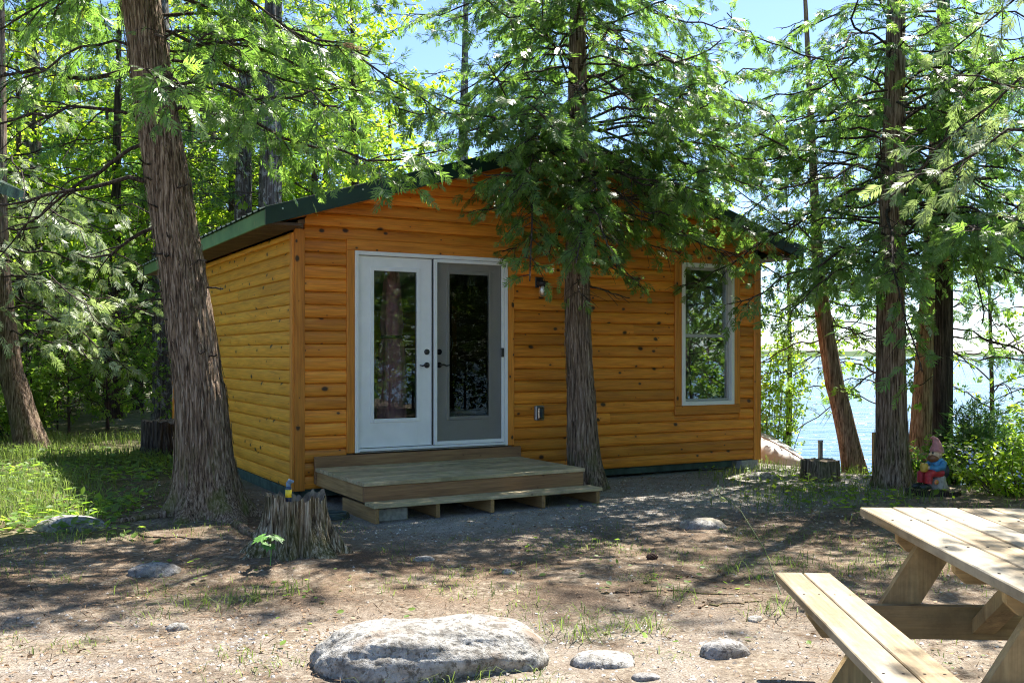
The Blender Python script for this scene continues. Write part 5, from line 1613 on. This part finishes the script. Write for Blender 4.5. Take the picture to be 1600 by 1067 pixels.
def leaf_shape(r, lob=5):
    pts_ = [(0, 0, 0)]
    for q in range(-lob * 2, lob * 2 + 1):
        a = q / (lob * 2) * 2.5
        rr = r * (1.0 if q % 4 == 0 else (.62 if q % 2 else .8)) * (1 - .12 * abs(a))
        pts_.append((rr * math.cos(a), rr * math.sin(a), -.18 * rr * rr / r))
    return pts_, [(0, q, q + 1) for q in range(1, len(pts_) - 1)]
ms_ = empty("maple_seedling", at(-1.62, 6.62), 0, "green maple seedling with lobed leaves in front of the stump", "seedling")
lm_ = plain("maple_seedling_green", (.09, .22, .035), .5, nz=.15)
MB().tube([(0, 0, -.02), (.01, 0, .12), (.0, -.01, .2)], .004, 6).build("stem", lm_, ms_)
for q, (a, e, r_, zz) in enumerate(((-.6, .1, .085, .2), (-2.5, .0, .095, .2), (.6, .1, .07, .19), (2.4, .05, .07, .17), (-1.5, -.2, .08, .15))):
    V_, F_ = leaf_shape(r_)
    MB().add(V_, F_).build("leaf", lm_, ms_, (.05 * math.cos(a), .05 * math.sin(a), zz), (rg.uniform(-.3, .3), .35, a))

# ------------------------------------------------------------------ grass, leaf litter, gravel
rl = np.random.default_rng(303)
def scatter(n, x0, x1, y0, y1, dens=None):
    x = rl.uniform(x0, x1, n); y = rl.uniform(y0, y1, n)
    ok = ~in_cabin(np.stack([x, y, np.full(n, .5)], -1))
    lx, ly = cab_local(np.stack([x, y, np.zeros(n)], -1))
    ok &= ~((lx > .08) & (lx < 2.7) & (ly > -1.68) & (ly < 0))
    if dens is not None: ok &= rl.uniform(0, 1, n) < dens(x, y)
    return x[ok], y[ok]
def grass_mesh(x, y, h, lean, w):
    n = len(x)
    a = rl.uniform(0, 2 * PI, n); z_ = ground_z(x, y) - .01
    hx, hy = np.cos(a), np.sin(a)
    ln = lean * rl.uniform(.2, 1.2, n)
    b = np.stack([x, y, z_], -1)
    sd_ = np.stack([-hy, hx, np.zeros(n)], -1) * (w * rl.uniform(.6, 1.3, n))[:, None]
    mid = b + np.stack([hx * h * ln * .35, hy * h * ln * .35, h * .62], -1)
    tip = b + np.stack([hx * h * ln, hy * h * ln, h * (1 - .35 * ln)], -1)
    V = np.stack([b - sd_, b + sd_, mid + sd_ * .75, tip, mid - sd_ * .75], 1).reshape(-1, 3)
    k_ = np.arange(n)[:, None] * 5
    F1 = np.concatenate([k_ + [0, 1, 2], k_ + [0, 2, 4], k_ + [4, 2, 3]])
    T = np.repeat(np.clip(rl.normal(.5, .25, n), 0, 1), 5)
    return V, F1, T
GV = []; GF = []; GT = []; gb = 0
def add_grass(x, y, h, lean=.7, w=.003):
    global gb
    V, F, T = grass_mesh(x, y, h, lean, w)
    GV.append(V); GF.append(F + gb); GT.append(T); gb += len(V)
left_d = lambda x, y: np.clip(smooth(-3.0, -4.6, x + .12 * (y - 8)) * (.45 + .9 * fnoise(x * .8, y * .8, 2, 2)), 0, 1)
x, y = scatter(52000, -9.5, -3.0, 8.0, 17.5, left_d)
add_grass(x, y, rl.uniform(.06, .26, len(x)), .9, .0045)
rt_d = lambda x, y: np.clip(smooth(1.9, 3.2, x) * smooth(8.2, 9.6, y) * (.35 + .8 * fnoise(x * 1.3, y * 1.3, 5, 2)), 0, 1) * (1 - smooth(-1.2, 2, .8 * x + .6 * y - 12.2) * .5)
x, y = scatter(16000, 1.8, 8, 8.0, 14, rt_d)
add_grass(x, y, rl.uniform(.05, .2, len(x)), .9, .004)
sp_d = lambda x, y: np.clip(fnoise(x * 1.5 + 7, y * 1.5, 8, 3) - .14, 0, 1) * 1.0
x, y = scatter(46000, -4, 4.5, 4.2, 10.5, sp_d)
add_grass(x, y, rl.uniform(.02, .085, len(x)), 1.5, .0024)
tufts = [(-1.55, 5.9, 60, .16), (-1.75, 5.75, 50, .14), (-1.35, 6.05, 40, .15), (-2.2, 6.05, 30, .14), (-2.0, 5.45, 26, .1), (.35, 5.15, 60, .15), (.62, 5.25, 70, .14), (.45, 5.55, 26, .1), (1.0, 5.9, 36, .13),
         (1.45, 5.55, 40, .16), (1.5, 6.6, 40, .15), (1.7, 6.3, 40, .14), (1.95, 6.75, 46, .14), (.85, 6.3, 30, .12), (2.3, 5.4, 30, .1), (1.9, 5.2, 24, .1), (.75, 4.75, 26, .07), (-.2, 4.42, 26, .1), (.1, 4.36, 20, .09), (-2.9, 6.3, 30, .1), (-3.4, 7.5, 60, .16), (-3.0, 7.7, 40, .14), (-1.9, 8.3, 20, .2), (-.9, 7.3, 24, .1), (-.4, 7.6, 20, .1), (-2.1, 4.95, 40, .06), (-2.3, 4.85, 40, .06)]
for (tx, ty, n_, h_) in tufts:
    x = tx + rl.normal(0, .09, n_); y = ty + rl.normal(0, .07, n_)
    add_grass(x, y, h_ * rl.uniform(.25, 1.15, n_), 2.0, .0026)
V = np.concatenate(GV); F = np.concatenate(GF); T = np.concatenate(GT)
tag(link_mesh("grass", np_mesh("grass", V, F, False, T), M['grass']), "thin green grass over the clearing and its sunny left edge", "grass", kind="stuff")
# one tall seeding grass stalk by the table
o = MB().tube([(1.62, 5.95, gz(1.62, 5.95)), (1.56, 6.1, .25), (1.47, 6.35, .45), (1.36, 6.6, .55)], [.004, .0035, .003, .002], 5).build("grass_stalk", M['grass'], None)
for q in range(14):
    MB().ball((1.37 + rl.normal(0, .02), 6.58 + rl.normal(0, .03), .55 + rl.normal(0, .02)), (.007, .007, .012), 5, 4).build("seed", plain("pale_seed_head", (.45, .45, .25), .8) if q == 0 else bpy.data.materials["pale_seed_head"], o)
tag(o, "single tall leaning grass stalk with pale seed head behind the bench", "grass stalk")

# broad ground-cover leaves at the left, shaded strip and right bank
def ground_leaves(x, y, s_, lift, mat_, name, label, tilt=.35, tp=None, cat="ground cover"):
    n = len(x)
    P = np.stack([x, y, ground_z(x, y) + lift], -1)
    Dv = np.stack([rl.normal(0, 1, n), rl.normal(0, 1, n), rl.normal(0, tilt * .5, n)], -1)
    Nv = np.stack([rl.normal(0, tilt, n), rl.normal(0, tilt, n), np.ones(n)], -1)
    V, F, T = stamp_many(tp, P, Dv, Nv, s_, np.clip(rl.normal(.5, .28, n), 0, 1), rl)
    return tag(link_mesh(name, np_mesh(name, V, F, False, T), mat_), label, cat, kind="stuff")
def oval(n=6, w=.62):
    V = [(0, 0, 0), (.3, w * .42, .03), (.62, w * .5, .0), (1, 0, -.06), (.62, -w * .5, 0), (.3, -w * .42, .03)]
    return np.array(V, float), np.array([[0, 1, 2, 3], [0, 3, 4, 5]])
OV1 = [oval()]
dl = lambda x, y: np.clip(smooth(-2.7, -3.4, x + .25 * (y - 8)) * (.5 + .7 * fnoise(x * 1.1 + 4, y * 1.1, 1, 2)), 0, 1)
x, y = scatter(11000, -7.5, -2.6, 7.6, 14.5, dl)
ground_leaves(x, y, rl.uniform(.045, .11, len(x)), rl.uniform(.01, .12, len(x)), M['shrub_leaf'], "ground_cover", "low broad leaved plants carpeting the ground left of the cabin", tp=OV1)
dr = lambda x, y: np.clip(smooth(1.8, 3.4, x) * smooth(8.4, 9.8, y) * (.4 + .7 * fnoise(x * 1.2, y * 1.2, 6, 2)), 0, 1)
x, y = scatter(5500, 1.8, 8.0, 8.2, 13, dr)
ground_leaves(x, y, rl.uniform(.035, .09, len(x)), rl.uniform(.01, .12, len(x)), M['maple_leaf'], "ground_cover", "low leafy weeds around the gnome and lakeside stump", tp=OV1)
ds = lambda x, y: np.clip(fnoise(x * 1.6 + 9, y * 1.6, 3, 3) - .25, 0, 1) * .9
x, y = scatter(2600, -3.2, 3.0, 4.4, 10, ds)
ground_leaves(x, y, rl.uniform(.02, .055, len(x)), rl.uniform(.005, .04, len(x)), M['shrub_leaf'], "ground_cover", "scattered tiny seedlings over the bare dirt", tp=OV1)
# forget-me-nots
n_ = 240
cx_ = rl.choice(9, n_); cc = np.array([[4.9, 9.6], [5.3, 9.9], [5.1, 10.4], [5.7, 10.6], [4.75, 10.2], [5.6, 11.0], [6.1, 11.3], [5.0, 10.8], [5.9, 10.2]])
x = cc[cx_, 0] + rl.normal(0, .09, n_); y = cc[cx_, 1] + rl.normal(0, .09, n_)
P = np.stack([x, y, ground_z(x, y) + .25 + rl.normal(0, .05, n_) + .12 * (cx_ % 3)], -1)
star = MB()
sv = []; 
for q in range(5):
    a = q * 2 * PI / 5
    sv += kite((0, 0, 0), (math.cos(a), math.sin(a), .2), .9)
sv = np.array(sv)
V, F, T = stamp((sv, np.arange(len(sv)).reshape(-1, 4)), P, rl.normal(0, 1, (n_, 3)), np.stack([rl.normal(0, .5, n_), rl.normal(-.6, .4, n_), np.ones(n_)], -1), rl.uniform(.010, .017, n_), np.ones(n_))
tag(link_mesh("wildflowers", np_mesh("wildflowers", V, F), M['flower']), "pale blue wildflowers dotted among the weeds right of the gnome", "wildflowers", kind="stuff")
# fallen leaves and needles
x, y = scatter(26000, -8, 6.2, 4.0, 17, lambda x, y: np.clip(.35 + .7 * fnoise(x * 1.0, y * 1.0, 11, 2), 0.05, 1))
ground_leaves(x, y, rl.uniform(.012, .036, len(x)), rl.uniform(.002, .012, len(x)), M['dry_leaf'], "leaf_litter", "dry brown leaf litter strewn over the dirt", tilt=.5, tp=OV1, cat="litter")
nd = np.array([[0, -.018, 0], [.5, -.03, .01], [1, 0, 0], [.5, .03, .01]], float)
x, y = scatter(85000, -5.5, 4.5, 3.9, 11, lambda x, y: np.clip(.45 + .8 * fnoise(x * .9 + 2, y * .9, 14, 2), 0.1, 1))
ground_leaves(x, y, rl.uniform(.03, .075, len(x)), rl.uniform(.002, .012, len(x)), M['needle_litter'], "needle_litter", "brown conifer needles covering the clearing floor", tilt=.6, tp=[(nd, np.array([[0, 1, 2, 3]]))], cat="litter")
# gravel stones
gpr = np.array([[1, 0, 0], [.2, .9, 0], [-.8, .5, 0], [-.7, -.6, 0], [.3, -.9, 0], [.1, .05, .75]], float)
gfr = np.array([[0, 1, 5], [1, 2, 5], [2, 3, 5], [3, 4, 5], [4, 0, 5]])
def grav_d(x, y):
    lx, ly = cab_local(np.stack([x, y, np.zeros_like(x)], -1))
    near = smooth(-3.4, -1.8, ly) * smooth(-.3, .6, lx)
    return np.clip(np.maximum(near, .9 * smooth(5.8, 4.9, y)) * (.55 + .6 * fnoise(x * 1.4, y * 1.4, 21, 2)), 0.03, 1)
x, y = scatter(30000, -4.2, 4.4, 4.0, 12.5, grav_d)
o = ground_leaves(x, y, rl.uniform(.005, .016, len(x)), np.full(len(x), -.001), leaf_mat("gravel_stones", (.20, .18, .16), (.56, .52, .47), (0, 0, 0), (0, 0, 0), rough=.9, trans=.0, spec=.2), "gravel", "small pale gravel stones spread before the cabin step", tilt=.3, tp=[(gpr, gfr)], cat="gravel")
